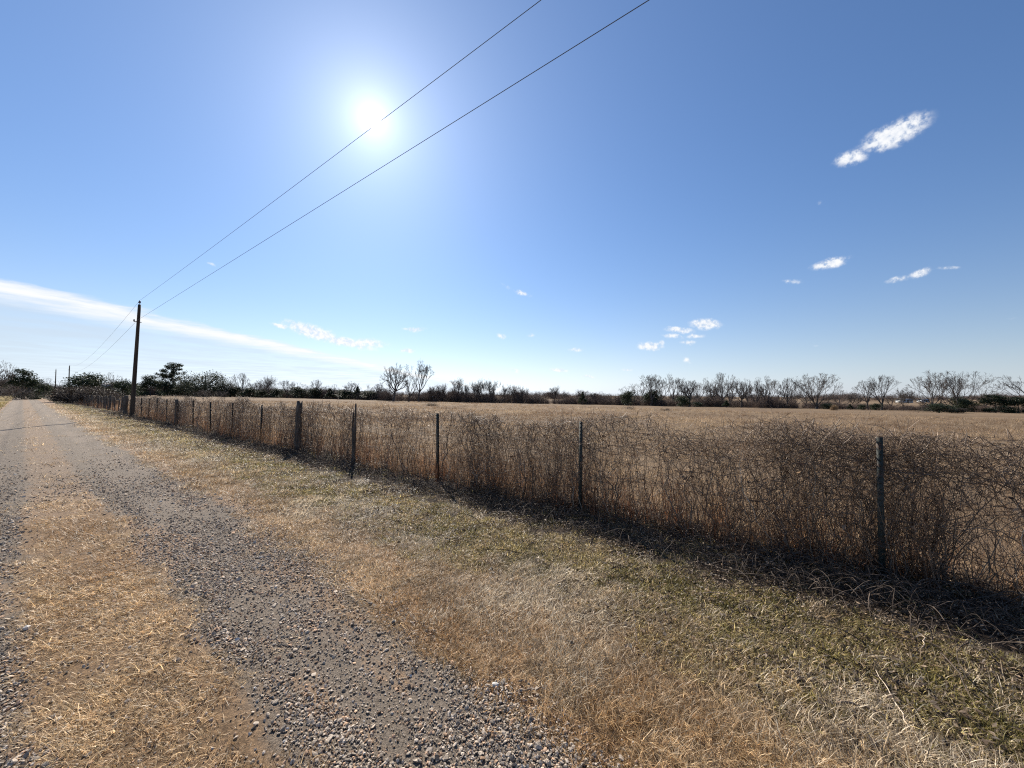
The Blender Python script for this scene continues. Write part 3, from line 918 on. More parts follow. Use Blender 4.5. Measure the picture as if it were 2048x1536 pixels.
# barbed wire strands
def strand(h, seed, t0=-7.5, t1=41.5, parent=None):
    r = np.random.default_rng(seed)
    tt = np.arange(t0, t1, 0.25); n = len(tt)
    x, y = xy(tt, -0.008 + r.normal(0, 0.004, n))
    sag = 0.02 * np.sin((tt - on_fence(1758)) / 3.05 * math.pi) ** 2 + 0.03 * (fbm(tt * 0.4, tt * 0 + seed, seed) - 0.5)
    z = gz(x, y) * 0.6 + 0.4 * np.interp(tt, tt[::12], gz(x, y)[::12]) + h - sag
    P = np.stack([x, y, z], -1)
    K = 8
    m = (n - 1) // (K - 1)
    segs = np.stack([P[i * (K - 1):i * (K - 1) + K] for i in range(m)])
    parts = [tubes(segs, np.full(segs.shape[:2], 0.0022), 3)]
    # barbs every 12 cm on the near stretch
    bt = np.arange(t0, 14, 0.125)
    bx = np.interp(bt, tt, x); by = np.interp(bt, tt, y); bz = np.interp(bt, tt, z)
    for sg in (-1, 1):
        a = r.uniform(0, 6.28, len(bt))
        d = np.stack([np.cos(a) * FN[0], np.cos(a) * FN[1], np.sin(a)], -1) * 0.013
        c = np.stack([bx, by, bz], -1)
        parts.append(tubes(np.stack([c - d, c, c + d], 1), np.tile([0.0008, 0.0016, 0.0008], (len(bt), 1)), 3))
    v, q = cat_parts(parts)
    v = v - np.array(parent.location)
    link('wire', mesh_from('wire', v, q, M_WIRE), parent)
for i, h in enumerate((0.32, 0.55, 0.78, 0.98, 1.17)):
    strand(h, 40 + i, parent=fence)

# the older picket-like fence beyond the utility pole
fx, fy = xy(43.0, 0.0)
fence2 = empty('old_post_fence', (float(fx), float(fy), float(gz(fx, fy))))
tag(fence2, 'older fence of close wooden posts beyond the utility pole', 'fence')
wp = [wood_post_mesh(1.25, 0.075, 21, jag=0.03), wood_post_mesh(1.15, 0.045, 22, jag=0.03), wood_post_mesh(1.3, 0.09, 23, jag=0.03)]
tq = 42.9
for i in range(20):
    fence_post(tq, wp[(i * 2 + i // 3) % 3], 'wood_post', s=0.05 + 0.02 * (i % 3), lean=(rr.uniform(-.05, .05), rr.uniform(-.06, .06)), parent=fence2)
    tq += rr.uniform(1.1, 2.0)
for i, h in enumerate((0.45, 0.75, 1.05)):
    tt = np.linspace(42.9, tq, 60); x, y = xy(tt, tt * 0 - 0.03)
    P = np.stack([x, y, gz(x, y) + h], -1) - np.array(fence2.location)
    v, q = tubes(P[None], np.full((1, 60), 0.004), 3)
    link('wire', mesh_from('wire', v, [q], M_WIRE), fence2)

# ------------------------------------------------------------------ vines and brambles on the fence
DT = [(-8, 1.25), (0, 1.2), (1.6, 1.0), (2.6, .8), (3.1, .7), (3.8, .85), (5, .85), (5.8, .7), (6.5, .42), (8, .38), (9, .45), (10.5, .5), (11.5, .72),
      (12.6, .85), (13.6, .85), (14.5, .6), (16, .5), (17.5, .85), (18.6, .6), (20, .5), (25, .6), (26.5, 1.0), (28, .55), (36, .55), (41, .5), (60, .4), (85, .3)]
def vdens(t): return np.interp(t, [a for a, b in DT], [b for a, b in DT])

def sample_t(per_m, t0=-7.5, t1=42.0, r0=7.0, p=0.8):
    e = np.linspace(t0, t1, 500); m = (e[1:] + e[:-1]) / 2
    x, y = xy(m, m * 0)
    w = np.minimum(1, (r0 / np.maximum(np.hypot(x, y), 1)) ** p)
    k = rng.poisson(per_m * vdens(m) * (0.66 + 0.80 * sst(fbm(m * 1.5, m * 0 + 7, 233, 3), 0.32, 0.68)) * w * (e[1] - e[0]))
    return np.repeat(e[:-1], k) + rng.uniform(0, e[1] - e[0], k.sum())

def ceilf(t):
    return 0.98 + 0.60 * fbm(t * 1.15, t * 0 + 2.2, 241, 3) + 0.10 * (fbm(t * 6, t * 0 + 5, 243, 2) - 0.5)

def thick(t):
    x, y = xy(t, np.zeros_like(t)); return np.clip((np.hypot(x, y) / 8.0) ** 0.45, 1.0, 2.2)

def canes(per_m, h0, h1, r0, K=10, twigs=5, zig=0.03, sspread=0.16, scen=0.12, mats=(M_VINE, M_CANE), curl=0.0, name='cane'):
    t = sample_t(per_m); n = len(t)
    s = rng.normal(scen, sspread, n)
    ct = rng.uniform(-8, 43, 120); near = ct[np.abs(t[:, None] - ct[None]).argmin(1)]
    fan = U(n) < 0.5
    t = np.where(fan & (np.abs(t - near) < 0.4), near + (t - near) * 0.25, t)
    hmax = h1 / 1.28 * ceilf(t) * (1 + 0.16 * (U(n) < 0.12))
    h = np.minimum(np.minimum(h0 + (hmax - h0) * U(n) ** 0.7, hmax), 1.52)
    f = np.linspace(0, 1, K)
    lean_t = np.where(fan, rng.normal(0, 0.26, n), rng.normal(0, 0.13, n)); lean_s = rng.normal(0, 0.08, n)
    wt_ = np.cumsum(rng.normal(0, zig, (n, K)), 1); wt_ -= wt_[:, :1]
    ws_ = np.cumsum(rng.normal(0, zig * 0.7, (n, K)), 1); ws_ -= ws_[:, :1]
    bend = (rng.normal(0, curl, n))[:, None] * f ** 3
    T = t[:, None] + lean_t[:, None] * h[:, None] * f + wt_ + bend
    Sx = s[:, None] + lean_s[:, None] * h[:, None] * f + ws_
    Z = h[:, None] * f * (1 - 0.25 * np.abs(bend)) - 0.02
    X, Y = xy(T, Sx)
    P = np.stack([X, Y, Z + gz(X[:, :1], Y[:, :1])], -1)
    rad = r0 * thick(t)[:, None] * (0.55 + 0.9 * U(n))[:, None] * (1 - 0.72 * f)
    parts = [tubes(P, rad, 3)]
    if twigs:
        m = rng.integers(0, n, n * twigs); j = rng.integers(K // 3, K, n * twigs)
        st = P[m, j]
        N2 = len(m); K2 = 6
        a = rng.uniform(0, 2 * math.pi, N2); el = rng.normal(0.75, 0.45, N2)
        L = rng.uniform(0.10, 0.42, N2)
        path = np.zeros((N2, K2, 3)); path[:, 0] = st; cur = st.copy()
        for k in range(1, K2):
            a = a + rng.normal(0, 0.35, N2); el = el + rng.normal(0, 0.25, N2)
            al = np.cos(el) * np.cos(a); ac = np.cos(el) * np.sin(a) * 0.55
            d = np.stack([al * FD[0] + ac * FN[0], al * FD[1] + ac * FN[1], np.sin(el)], -1)
            cur = cur + d * (L / (K2 - 1))[:, None]; path[:, k] = cur
        r2 = rad[m, j][:, None] * 0.65 * np.linspace(1, 0.35, K2)
        parts.append(tubes(path, r2, 3))
    return parts

def tangle(per_m, z0, z1, L0, L1, r0, K=13, wander=0.5, sc=0.21, ss=0.09):
    t = sample_t(per_m); n = len(t)
    x, y = xy(t, rng.normal(sc, ss, n))
    z = rng.uniform(z0, z1, n) * ceilf(t) / 1.2
    cur = np.stack([x, y, gz(x, y) + z], -1); g0 = gz(x, y)
    L = rng.uniform(L0, L1, n); a = rng.uniform(0, 2 * math.pi, n); b = rng.normal(0, 0.25, n)
    path = np.zeros((n, K, 3)); path[:, 0] = cur
    da = rng.normal(0, 0.12, n)
    for k in range(1, K):
        a = a + da + rng.normal(0, wander, n); b = b * 0.8 + rng.normal(0, 0.20, n)
        b = np.where((ts(cur[:, 0], cur[:, 1])[1] < 0.05), np.abs(b), b)
        zc = cur[:, 2] - g0
        a = np.where((zc > ceilf(t) + 0.02) & (np.sin(a) > 0) & (U(n) < 0.85), -a, a)
        a = np.where((zc < 0.12) & (np.sin(a) < 0), -a, a)
        al = np.cos(a) * np.cos(b)
        d = np.stack([al * FD[0] + np.sin(b) * FN[0], al * FD[1] + np.sin(b) * FN[1], np.sin(a) * np.cos(b)], -1)
        cur = cur + d * (L / (K - 1))[:, None]; path[:, k] = cur
    rad = (r0 * thick(t) * (0.5 + 0.9 * U(n)))[:, None] * np.linspace(1, 0.45, K)
    return [tubes(path, rad, 3)]

def add_stuff(name, parts, mat, label):
    v, q = cat_parts(parts)
    o = link(name, mesh_from(name, v, q, mat))
    tag(o, label, kind='stuff')
add_stuff('bramble_canes', canes(74, 0.5, 1.34, 0.0044, twigs=7, scen=0.24, sspread=0.13), M_VINE, 'dark leafless bramble canes growing up through the wire fence')
add_stuff('reddish_canes', canes(95, 0.25, 0.95, 0.0032, twigs=4, zig=0.02, scen=0.22, sspread=0.2), M_CANE, 'reddish brown dead canes at the foot of the wire fence')
add_stuff('vine_tangle', tangle(125, 0.2, 1.15, 0.5, 1.5, 0.0034) + tangle(240, 0.80, 1.26, 0.35, 1.0, 0.0029, wander=0.5), M_VINE, 'curling bare vine tangle woven along the fence top')
add_stuff('bleached_stems', canes(2.4, 0.9, 1.45, 0.0045, twigs=2, zig=0.04, scen=0.12, sspread=0.08, curl=0.2) + tangle(5, 0.3, 1.2, 0.15, 0.5, 0.0032), M_PALE, 'pale bleached stems catching sun in the fence brambles')
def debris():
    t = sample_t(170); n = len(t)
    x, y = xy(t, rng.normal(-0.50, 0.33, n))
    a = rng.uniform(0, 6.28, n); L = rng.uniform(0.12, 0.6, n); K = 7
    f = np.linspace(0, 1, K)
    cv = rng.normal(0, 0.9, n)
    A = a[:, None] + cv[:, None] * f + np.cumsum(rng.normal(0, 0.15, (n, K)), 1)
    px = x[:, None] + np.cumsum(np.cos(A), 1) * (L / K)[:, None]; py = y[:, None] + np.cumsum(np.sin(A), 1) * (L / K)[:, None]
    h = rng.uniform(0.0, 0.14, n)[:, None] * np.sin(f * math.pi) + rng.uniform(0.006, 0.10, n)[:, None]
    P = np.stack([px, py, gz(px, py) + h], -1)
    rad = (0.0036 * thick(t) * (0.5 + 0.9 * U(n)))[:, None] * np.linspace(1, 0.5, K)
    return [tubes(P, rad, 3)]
add_stuff('old_vine_trunks', canes(3.0, 0.6, 1.2, 0.0095, twigs=6, zig=0.055, scen=0.05, sspread=0.1), M_VINE, 'thick crooked old vine trunks inside the fence brambles')
add_stuff('fallen_vines', debris(), M_FALLEN, 'fallen dark dead vine stems matted under the fence, tone deepened for its shade')

# ================================================================== utility poles and cables
def pole_thing(x, y, h, r0, r1, lean, label, bare=False):
    root = empty('utility_pole', (x, y, float(gz(x, y))))
    root.rotation_euler = lean
    tag(root, label, 'utility pole')
    z = np.linspace(-0.6, h, 14)
    P = np.stack([z * 0, z * 0, z], -1)[None]
    R = np.linspace(r0, r1, 14)[None]
    v, q = tubes(P, R, 12)
    cap = np.array([[13 * 12 + i for i in range(12)]])
    link('pole', mesh_from('pole', v, [q, cap], M_POLE, smooth=False), root)
    v, q = lathe([(0.012, h - 0.15), (0.012, h + 0.10), (0.06, h + 0.09), (0.075, h + 0.13), (0.05, h + 0.17), (0.055, h + 0.20), (0.03, h + 0.26), (0.0, h + 0.265)], 10)
    link('insulator', mesh_from('insulator', v, [q], M_PORC, smooth=True), root)
    if not bare:
        parts = [boxm(-0.15, 0.22, -0.025, 0.025, h - 1.15, h - 1.11)]
        v, q = cat_parts(parts)
        b = link('bracket', mesh_from('bracket', v, q, M_WIRE), root); b.rotation_euler = (0, 0, FROT + math.pi / 2)
        v, q = lathe([(0.0, h - 1.10), (0.04, h - 1.10), (0.045, h - 1.06), (0.025, h - 1.03), (0.045, h - 1.0), (0.0, h - 0.98)], 8, (0.2, 0))
        sp = link('spool', mesh_from('spool', v, [q], M_PORC), b)
    return root
PX, PY = xy(on_fence(264, 820, s=-0.55), -0.55)
PX, PY = float(PX), float(PY)
top = at_depth(279, 609, PY)
PH = top[2] - float(gz(PX, PY))
lean_y = math.atan2(top[0] - PX, PH)
main_pole = pole_thing(PX, PY, PH, 0.130, 0.078, (0, lean_y, 0), 'tall dark creosote utility pole standing by the overgrown wire fence')
def far_pole(px, top_y, Y, label):
    p = at_depth(px, top_y, Y)
    g = float(gz(p[0], Y))
    return pole_thing(float(p[0]), float(Y), p[2] - g, 0.15, 0.10, (0, 0, 0), label), p
fp1, fp1t = far_pole(139, 732, 105, 'distant utility pole rising behind the big roadside brush thicket')
fp2, fp2t = far_pole(112, 739, 124, 'smallest distant utility pole standing by the road end')
bx_, by_ = xy(on_fence(264, 820, s=-0.55) - 78.0, -0.55)
bp = pole_thing(float(bx_), float(by_), PH, 0.145, 0.085, (0, 0, 0), 'utility pole carrying the cables behind the viewpoint')

def cable(a, b, sag, label, r, n=60):
    f = np.linspace(0, 1, n)[:, None]
    P = a[None] * (1 - f) + b[None] * f
    P[:, 2] -= sag * 4 * f[:, 0] * (1 - f[:, 0])
    v, q = tubes(P[None], np.full((1, n), r), 6)
    o = link('power_cable', mesh_from('power_cable', v, [q], M_CABLE, smooth=True))
    tag(o, label, 'cable', 'overhead power cables')
ptop = np.array([PX + PH * math.tan(lean_y) + 0.02, PY, top[2] + 0.27])
pbr = np.array([PX + (PH - 1.05) * math.tan(lean_y) + 0.10, PY - 0.18, top[2] - 1.06])
# sag chosen so that the cables cross the frame's upper edge where they do in the photograph
def span(a, px_top, label):
    d = ray(px_top, 0)
    dirn = np.array([float(bx_) - a[0], float(by_) - a[1]]); L = np.linalg.norm(dirn); dirn /= L
    A = np.array([[d[0], -dirn[0]], [d[1], -dirn[1]]])
    k, u = np.linalg.solve(A, a[:2])
    z = CAM_H + k * d[2]
    f = u / L
    b = np.array([float(bx_), float(by_), a[2]])
    sag = (a[2] - z) / (4 * f * (1 - f))
    print('SPAN', label, 'sag', sag, 'u', u, 'z', z)
    cable(a, b, sag, label, 0.0052)
span(ptop, 1082, 'upper power cable running from the tall pole top over the road verge')
span(pbr, 1298, 'lower power cable running from the tall pole bracket over the road verge')
cable(ptop, fp1t + np.array([0, 0, 0.25]), 1.6, 'upper power cable running on from the tall pole to the far poles', 0.006)
cable(pbr, fp1t + np.array([0, 0, -1.0]), 1.6, 'lower power cable running on from the tall pole to the far poles', 0.006)

# ================================================================== trees
def bare_tree(seed, H=10.0, trunk=0.22, limbs=6, spread=0.8, gnarl=0.22, ratio=0.60, kids=(6, 6, 6), up=0.25, rtr=0.030, stems=1, tip=0.022, low=0.5):
    """returns trunk part (trunk and limbs) and crown part (branches, twigs), base at the origin, height H"""
    r = np.random.default_rng(seed)
    levels = [[], [], [], [], []]
    def branch(p, d, L, rad, K, level):
        path = [p]; d = d / np.linalg.norm(d)
        for k in range(K - 1):
            d = d + r.normal(0, gnarl, 3) * (0.6 if level == 0 else 1.0 if level == 1 else 0.6) + np.array([0, 0, up * 0.35])
            d /= np.linalg.norm(d); p = p + d * L / (K - 1); path.append(p)
        path = np.array(path)
        rads = np.linspace(rad, max(rad * 0.42, tip * 0.7), K)
        levels[level].append((path, rads))
        return path, rads
    def side_dir(d, ang):
        a = r.normal(0, 1, 3); a -= d * (a @ d); a /= np.linalg.norm(a) + 1e-9
        return d * math.cos(ang) + a * math.sin(ang)
    def children(path, rads, L, level):
        if level > 4: return
        if level - 2 < 0 or level - 2 >= len(kids): return
        n = kids[level - 2]
        for i in range(n):
            f = r.uniform(0.28, 1.0) if i else 1.0
            k = f * (len(path) - 1); j = min(int(k), len(path) - 2); w = k - j
            p = path[j] * (1 - w) + path[j + 1] * w
            d = path[j + 1] - path[j]; d /= np.linalg.norm(d)
            rad = max((rads[j] * (1 - w) + rads[j + 1] * w) * 0.68, tip)
            nd = side_dir(d, r.uniform(0.35, 0.95)) + np.array([0, 0, up])
            LL = L * ratio * r.uniform(0.65, 1.15)
            cp, cr = branch(p, nd, LL, rad, 5 if level < 3 else 4, level)
            children(cp, cr, LL, level + 1)
    for st in range(stems):
        lean = r.normal(0, 0.05 if stems == 1 else 0.22, 2)
        p0 = np.array([r.normal(0, 0.25) * (stems > 1), r.normal(0, 0.25) * (stems > 1), -0.3])
        tp_, tr = branch(p0, np.array([lean[0], lean[1], 1.0]), trunk * H + 0.3, rtr * H / math.sqrt(stems), 6, 0)
        nl = max(3, limbs // stems)
        a0 = r.uniform(0, 6.28)
        for i in range(nl):
            az = a0 + i * 2.4 + r.normal(0, 0.3)
            el = r.uniform(0.25, 1.2) if i else 1.35
            d = np.array([math.cos(az) * math.cos(el) * spread, math.sin(az) * math.cos(el) * spread, math.sin(el)])
            f = r.uniform(low, 1.0) if i else 1.0
            k = f * 5; j = min(int(k), 4); w = k - j
            p = tp_[j] * (1 - w) + tp_[j + 1] * w
            L = H * (1 - trunk) * r.uniform(0.5, 0.72)
            cp, cr = branch(p, d, L, tr[-1] * r.uniform(0.6, 0.9), 7, 1)
            children(cp, cr, L, 2)
    def pack(lv, sides):
        parts = []
        for K in set(len(p) for p, _ in lv):
            P = np.array([p for p, _ in lv if len(p) == K]); R = np.array([q for p, q in lv if len(p) == K])
            parts.append(tubes(P, R, sides))
        return cat_parts(parts)
    zmax = max(p[:, 2].max() for l in levels for p, _ in l)
    k = H / zmax
    out = []
    for lv, sd in ((levels[0] + levels[1], 6), (levels[2] + levels[3] + levels[4], 3)):
        v, q = pack(lv, sd); out.append((v * np.array([k, k, k]), q))
    return out

def fork_tree(seed, H=10.0, trunk=0.22, limbs=6, spread=0.9, gnarl=0.10, depth=6, decay=0.80, up=0.05, rtr=0.035, stems=1, tip=0.017, low=0.6, el0=0.35, ang=(0.22, 0.52)):
    """open-grown leafless tree: limbs that keep forking, so that the tips end in a rounded crown"""
    r = np.random.default_rng(seed)
    lev = {}
    def seg(p, d, L, rad0, rad1, K, level):
        path = [p]
        for k in range(K - 1):
            d = d + r.normal(0, gnarl, 3) + np.array([0, 0, up]); d /= np.linalg.norm(d)
            p = p + d * L / (K - 1); path.append(p)
        lev.setdefault((level, K), []).append((np.array(path), np.linspace(rad0, rad1, K)))
        return p, d
    def perp(d):
        a = r.normal(0, 1, 3); a -= d * (a @ d); return a / (np.linalg.norm(a) + 1e-9)
    def fork(p, d, L, rad, level):
        r1 = max(rad * 0.74, tip)
        q, d = seg(p, d, L, rad, r1, 4, level)
        if level >= 2:                       # short side twigs
            for _ in range(2):
                f = r.uniform(0.2, 0.9); o = p * (1 - f) + q * f
                a = perp(d); dd = d * 0.75 + a * 0.75; dd /= np.linalg.norm(dd)
                seg(o, dd, L * r.uniform(0.35, 0.7), max(r1 * 0.55, tip), tip * 0.7, 3, 9)
        if level >= depth: return
        n = 3 if r.uniform() < 0.22 else 2
        a = perp(d)
        for i in range(n):
            th = r.uniform(*ang) * (1 if i else 0.7)
            b = a if i == 0 else (-a if i == 1 else np.cross(d, a))
            nd = d * math.cos(th) + (b + perp(d) * 0.35) * math.sin(th)
            nd /= np.linalg.norm(nd)
            fork(q, nd, L * decay * r.uniform(0.8, 1.12), r1 * (0.92 if i == 0 else 0.78), level + 1)
    for st in range(stems):
        lean = r.normal(0, 0.04 if stems == 1 else 0.25, 2)
        p0 = np.array([r.normal(0, 0.2) * (stems > 1), r.normal(0, 0.2) * (stems > 1), -0.3])
        R0 = rtr * H / math.sqrt(stems)
        top_, d = seg(p0, np.array([lean[0], lean[1], 1.0]), trunk * H + 0.3, R0 * 1.15, R0 * 0.8, 5, 0)
        nl = max(3, limbs // stems); a0 = r.uniform(0, 6.28)
        base = lev[(0, 5)][-1][0]
        for i in range(nl):
            az = a0 + i * 2.4 + r.normal(0, 0.25); el = 1.45 if i == 0 else r.uniform(el0, 1.15)
            dd = np.array([math.cos(az) * math.cos(el) * spread, math.sin(az) * math.cos(el) * spread, math.sin(el)]); dd /= np.linalg.norm(dd)
            f = 1.0 if i == 0 else r.uniform(low, 1.0)
            k = f * 4; j = min(int(k), 3); w = k - j
            p = base[j] * (1 - w) + base[j + 1] * w
            fork(p, dd, H * (1 - trunk) * 0.27 * r.uniform(0.85, 1.1), R0 * r.uniform(0.42, 0.62), 1)
    zmax = max(P[:, 2].max() for l in lev.values() for P, _ in l)
    k = H / zmax
    def pack(keys, sides):
        return cat_parts([tubes(np.array([a for a, _ in lev[q]]), np.array([b for _, b in lev[q]]), sides) for q in keys])
    tk = [q for q in lev if q[0] <= 2]; ck = [q for q in lev if q[0] > 2]
    out = []
    for keys, sd in ((tk, 5), (ck, 3)):
        v, q = pack(keys, sd); out.append((v * k, q))
    return out

def leafy_tree(seed, H=6.0, W=5.0, shape='round', n=1500, leaf=0.30, trunk=0.12):
    r = np.random.default_rng(seed); n = int(n * 2.4); leaf = leaf * 0.72
    C, R = [], []
    if shape == 'round':
        for _ in range(40):
            a = r.uniform(0, 6.28); q = W * 0.5 * math.sqrt(r.uniform()) * 0.78; z = H * r.uniform(0.15, 0.86)
            q *= math.sqrt(max(0.08, 1 - ((z / H - 0.45) / 0.58) ** 2))
            C.append((q * math.cos(a), q * math.sin(a), z)); R.append(W * r.uniform(0.11, 0.2))
    elif shape == 'cone':
        for i in range(26):
            f = r.uniform(0.03, 0.97); a = r.uniform(0, 6.28); q = W * 0.5 * (1 - f) * r.uniform(0.4, 0.95)
            C.append((q * math.cos(a), q * math.sin(a), H * (0.05 + 0.93 * f))); R.append(W * (0.07 + 0.13 * (1 - f)))
    elif shape == 'pine':
        for i in range(46):
            f = r.uniform(0.38, 0.98); a = r.uniform(0, 6.28); q = W * 0.5 * r.uniform(0.0, 1.0) ** 0.6 * (1.05 - abs(f - 0.66) * 1.6)
            C.append((q * math.cos(a), q * math.sin(a), H * f)); R.append(W * r.uniform(0.06, 0.13))
        C.append((0, 0, H * 0.96)); R.append(W * 0.18)
    elif shape == 'layer':
        for i in range(30):
            f = r.uniform(0.05, 0.95); a = r.uniform(0, 6.28); q = W * 0.5 * (1.02 - f * 0.8) * r.uniform(0.3, 1.0)
            C.append((q * math.cos(a), q * math.sin(a), H * f)); R.append(W * r.uniform(0.08, 0.15))
    C = np.array(C); R = np.array(R)
    w = R ** 2 / (R ** 2).sum()
    i = r.choice(len(C), n, p=w)
    d = r.normal(0, 1, (n, 3)); d /= np.linalg.norm(d, axis=1, keepdims=True)
    fl = np.array([1, 1, 0.8]) if shape in ('pine', 'layer') else np.array([1, 1, 0.85])
    P = C[i] + d * (R[i] * r.uniform(0.1, 1.35, n) ** 0.8)[:, None] * fl
    P[:, 2] = np.clip(P[:, 2], 0.08, None)
    a = r.normal(0, 1, (n, 3)); a /= np.linalg.norm(a, axis=1, keepdims=True)
    b = np.cross(a, r.normal(0, 1, (n, 3))); b /= np.linalg.norm(b, axis=1, keepdims=True)
    sz = leaf * r.uniform(0.5, 1.25, n)[:, None]
    V = np.stack([P - a * sz * 0.5, P + b * sz * 0.28, P + a * sz * 0.5, P - b * sz * 0.28], 1).reshape(-1, 3)
    Q = np.arange(n * 4).reshape(n, 4)
    tz = np.linspace(-0.3, H * 0.9, 7)
    wob = np.cumsum(r.normal(0, 0.02 * H / 7, (7, 2)), 0)
    trunk_p = tubes(np.concatenate([wob, tz[:, None]], 1)[None], np.linspace(trunk, trunk * 0.25, 7)[None], 6)
    lp = []
    for c in C[::2]:
        b0 = np.array([0, 0, max(0.2, c[2] - R.mean() * 1.5)])
        f = np.linspace(0, 1, 4)[:, None]
        lp.append(b0 * (1 - f) + c * f)
    limb_p = tubes(np.array(lp), np.tile(np.linspace(trunk * 0.4, trunk * 0.12, 4), (len(lp), 1)), 4)
    return cat_parts([trunk_p, limb_p]), (V, [Q])

TREES = {}
def proto_bare(key, **kw):
    t, c = bare_tree(**kw)
    TREES[key] = (mesh_from(key + '_trunk', t[0], t[1], M_BARK), mesh_from(key + '_crown', c[0], c[1], M_TWIG), kw.get('H', 10.0),
                  float(np.percentile(np.hypot(c[0][:, 0], c[0][:, 1]), 88) * 2))
def proto_leafy(key, mat, **kw):
    t, c = leafy_tree(**kw)
    TREES[key] = (mesh_from(key + '_trunk', t[0], t[1], M_BARK), mesh_from(key + '_crown', c[0], c[1], mat), kw['H'], kw['W'])

def proto_fork(key, **kw):
    t, c = fork_tree(**kw)
    TREES[key] = (mesh_from(key + '_trunk', t[0], t[1], M_BARK), mesh_from(key + '_crown', c[0], c[1], M_TWIG), kw.get('H', 10.0),
                  float(np.percentile(np.hypot(c[0][:, 0], c[0][:, 1]), 93) * 2))
proto_fork('oak_a', seed=1, limbs=9, spread=1.0, gnarl=0.17, rtr=0.036, trunk=0.30, low=0.65, el0=0.15)
proto_fork('tall_fork', seed=15, limbs=4, spread=0.7, gnarl=0.11, trunk=0.28, rtr=0.026, low=0.8, el0=0.75, decay=0.84, ang=(0.16, 0.40), up=0.08)
proto_fork('vase_a', seed=3, limbs=6, spread=0.75, gnarl=0.09, trunk=0.20, rtr=0.032, el0=0.7, decay=0.82)
proto_fork('vase_b', seed=4, limbs=6, spread=0.85, gnarl=0.11, trunk=0.24, rtr=0.032, el0=0.5)
proto_fork('multi_a', seed=6, limbs=9, spread=1.25, gnarl=0.09, trunk=0.10, rtr=0.042, stems=3, el0=0.25, decay=0.81)
proto_fork('multi_b', seed=7, limbs=9, spread=1.15, gnarl=0.10, trunk=0.12, rtr=0.042, stems=3, el0=0.3, decay=0.81)
proto_fork('oak_b', seed=8, limbs=7, spread=1.0, gnarl=0.15, rtr=0.034, trunk=0.26, el0=0.25)
proto_bare('thin_a', seed=9, limbs=8, spread=0.45, gnarl=0.16, kids=(6, 6, 5), rtr=0.022, trunk=0.25, low=0.3, up=0.35)
proto_bare('thin_b', seed=10, limbs=9, spread=0.5, gnarl=0.18, kids=(6, 6, 5), rtr=0.022, trunk=0.35, low=0.3, up=0.3)
proto_leafy('cedar_round', M_CEDAR, seed=21, H=6, W=6.5, shape='round', n=2200, leaf=0.42)
proto_leafy('cedar_cone', M_CEDAR, seed=22, H=5, W=3.6, shape='cone', n=1800, leaf=0.32)
proto_leafy('cedar_layer', M_CEDAR, seed=23, H=8, W=9, shape='layer', n=2600, leaf=0.5)
proto_leafy('pine', M_CEDAR, seed=24, H=14, W=8, shape='pine', n=2400, leaf=0.6, trunk=0.28)
proto_leafy('live_oak', M_LIVEOAK, seed=25, H=9, W=15, shape='round', n=4200, leaf=0.55, trunk=0.35)
M_TAN = leafmass_mat('tan_weed', (0.16, 0.10, 0.055), (0.34, 0.235, 0.13))
proto_leafy('weed', M_TAN, seed=27, H=1.0, W=2.6, shape='round', n=1500, leaf=0.16, trunk=0.02)
proto_leafy('bush', M_DULL, seed=26, H=2.4, W=4, shape='round', n=3200, leaf=0.22, trunk=0.05)

def base_depth(px, py_guess, Y):
    x = (at_depth(px, py_guess, Y))[0]
    return float(x), float(Y), float(gz(x, Y))

def tree(key, name, px, top_y, width, Y, label, cat='tree', group=None, rz=None, sink=0.0):
    tr, cr, H0, W0 = TREES[key]
    p = at_depth(px, top_y, Y)
    x, y, z = float(p[0]), float(Y), float(gz(p[0], Y))
    H = (p[2] - z) * (1.04 if 'bare' in name else 1.0)
    W = width / F * Y * 1.05
    root = empty(name, (x, y, z - sink), rr.uniform(0, 6.28) if rz is None else rz)
    kx = W / W0; kz = H / H0
    kx = min(max(kx, kz * 0.6), kz * 3.0)
    root.scale = (kx, kx, kz)
    tag(root, label, cat, group)
    link('trunk', tr, root); link('crown', cr, root)
    return root

# hero trees standing out in the field edge
tree('oak_a', 'bare_oak', 788, 728, 56, 113, 'gnarled leafless oak with thick dark trunk at the field edge', rz=0.6)
tree('tall_fork', 'bare_tree', 838, 717, 50, 114, 'tallest leafless tree with high forked crown beside the gnarled oak', rz=1.1)
tree('oak_b', 'bare_tree', 818, 745, 40, 113, 'lower dark leafless tree between the gnarled oak and the tall forked tree', rz=2.2)
tree('multi_a', 'bare_tree', 1634, 748, 88, 101, 'wide leafless tree with several limbs fanning from the ground', rz=0.3)
tree('vase_b', 'bare_tree', 1735, 762, 46, 101, 'small leafless leaning tree beside a taller vase-shaped one', rz=0.0)
tree('vase_a', 'bare_tree', 1762, 751, 46, 100, 'slim vase-shaped leafless tree with dense upright branches', rz=1.7)
tree('multi_b', 'bare_tree', 1862, 743, 84, 98, 'broad leafless tree with dense rounded crown behind the field bush', rz=0.2)
tree('multi_a', 'bare_tree', 1912, 743, 100, 97, 'broad leafless tree with long low right limb behind the field bush', rz=3.6)
tree('multi_b', 'bare_tree', 2052, 744, 120, 92, 'wide leafless tree with drooping limbs above the dark cedars', rz=1.4)
tree('thin_a', 'bare_tree', 1805, 775, 34, 104, 'faint thin leafless tree standing before the far white buildings')
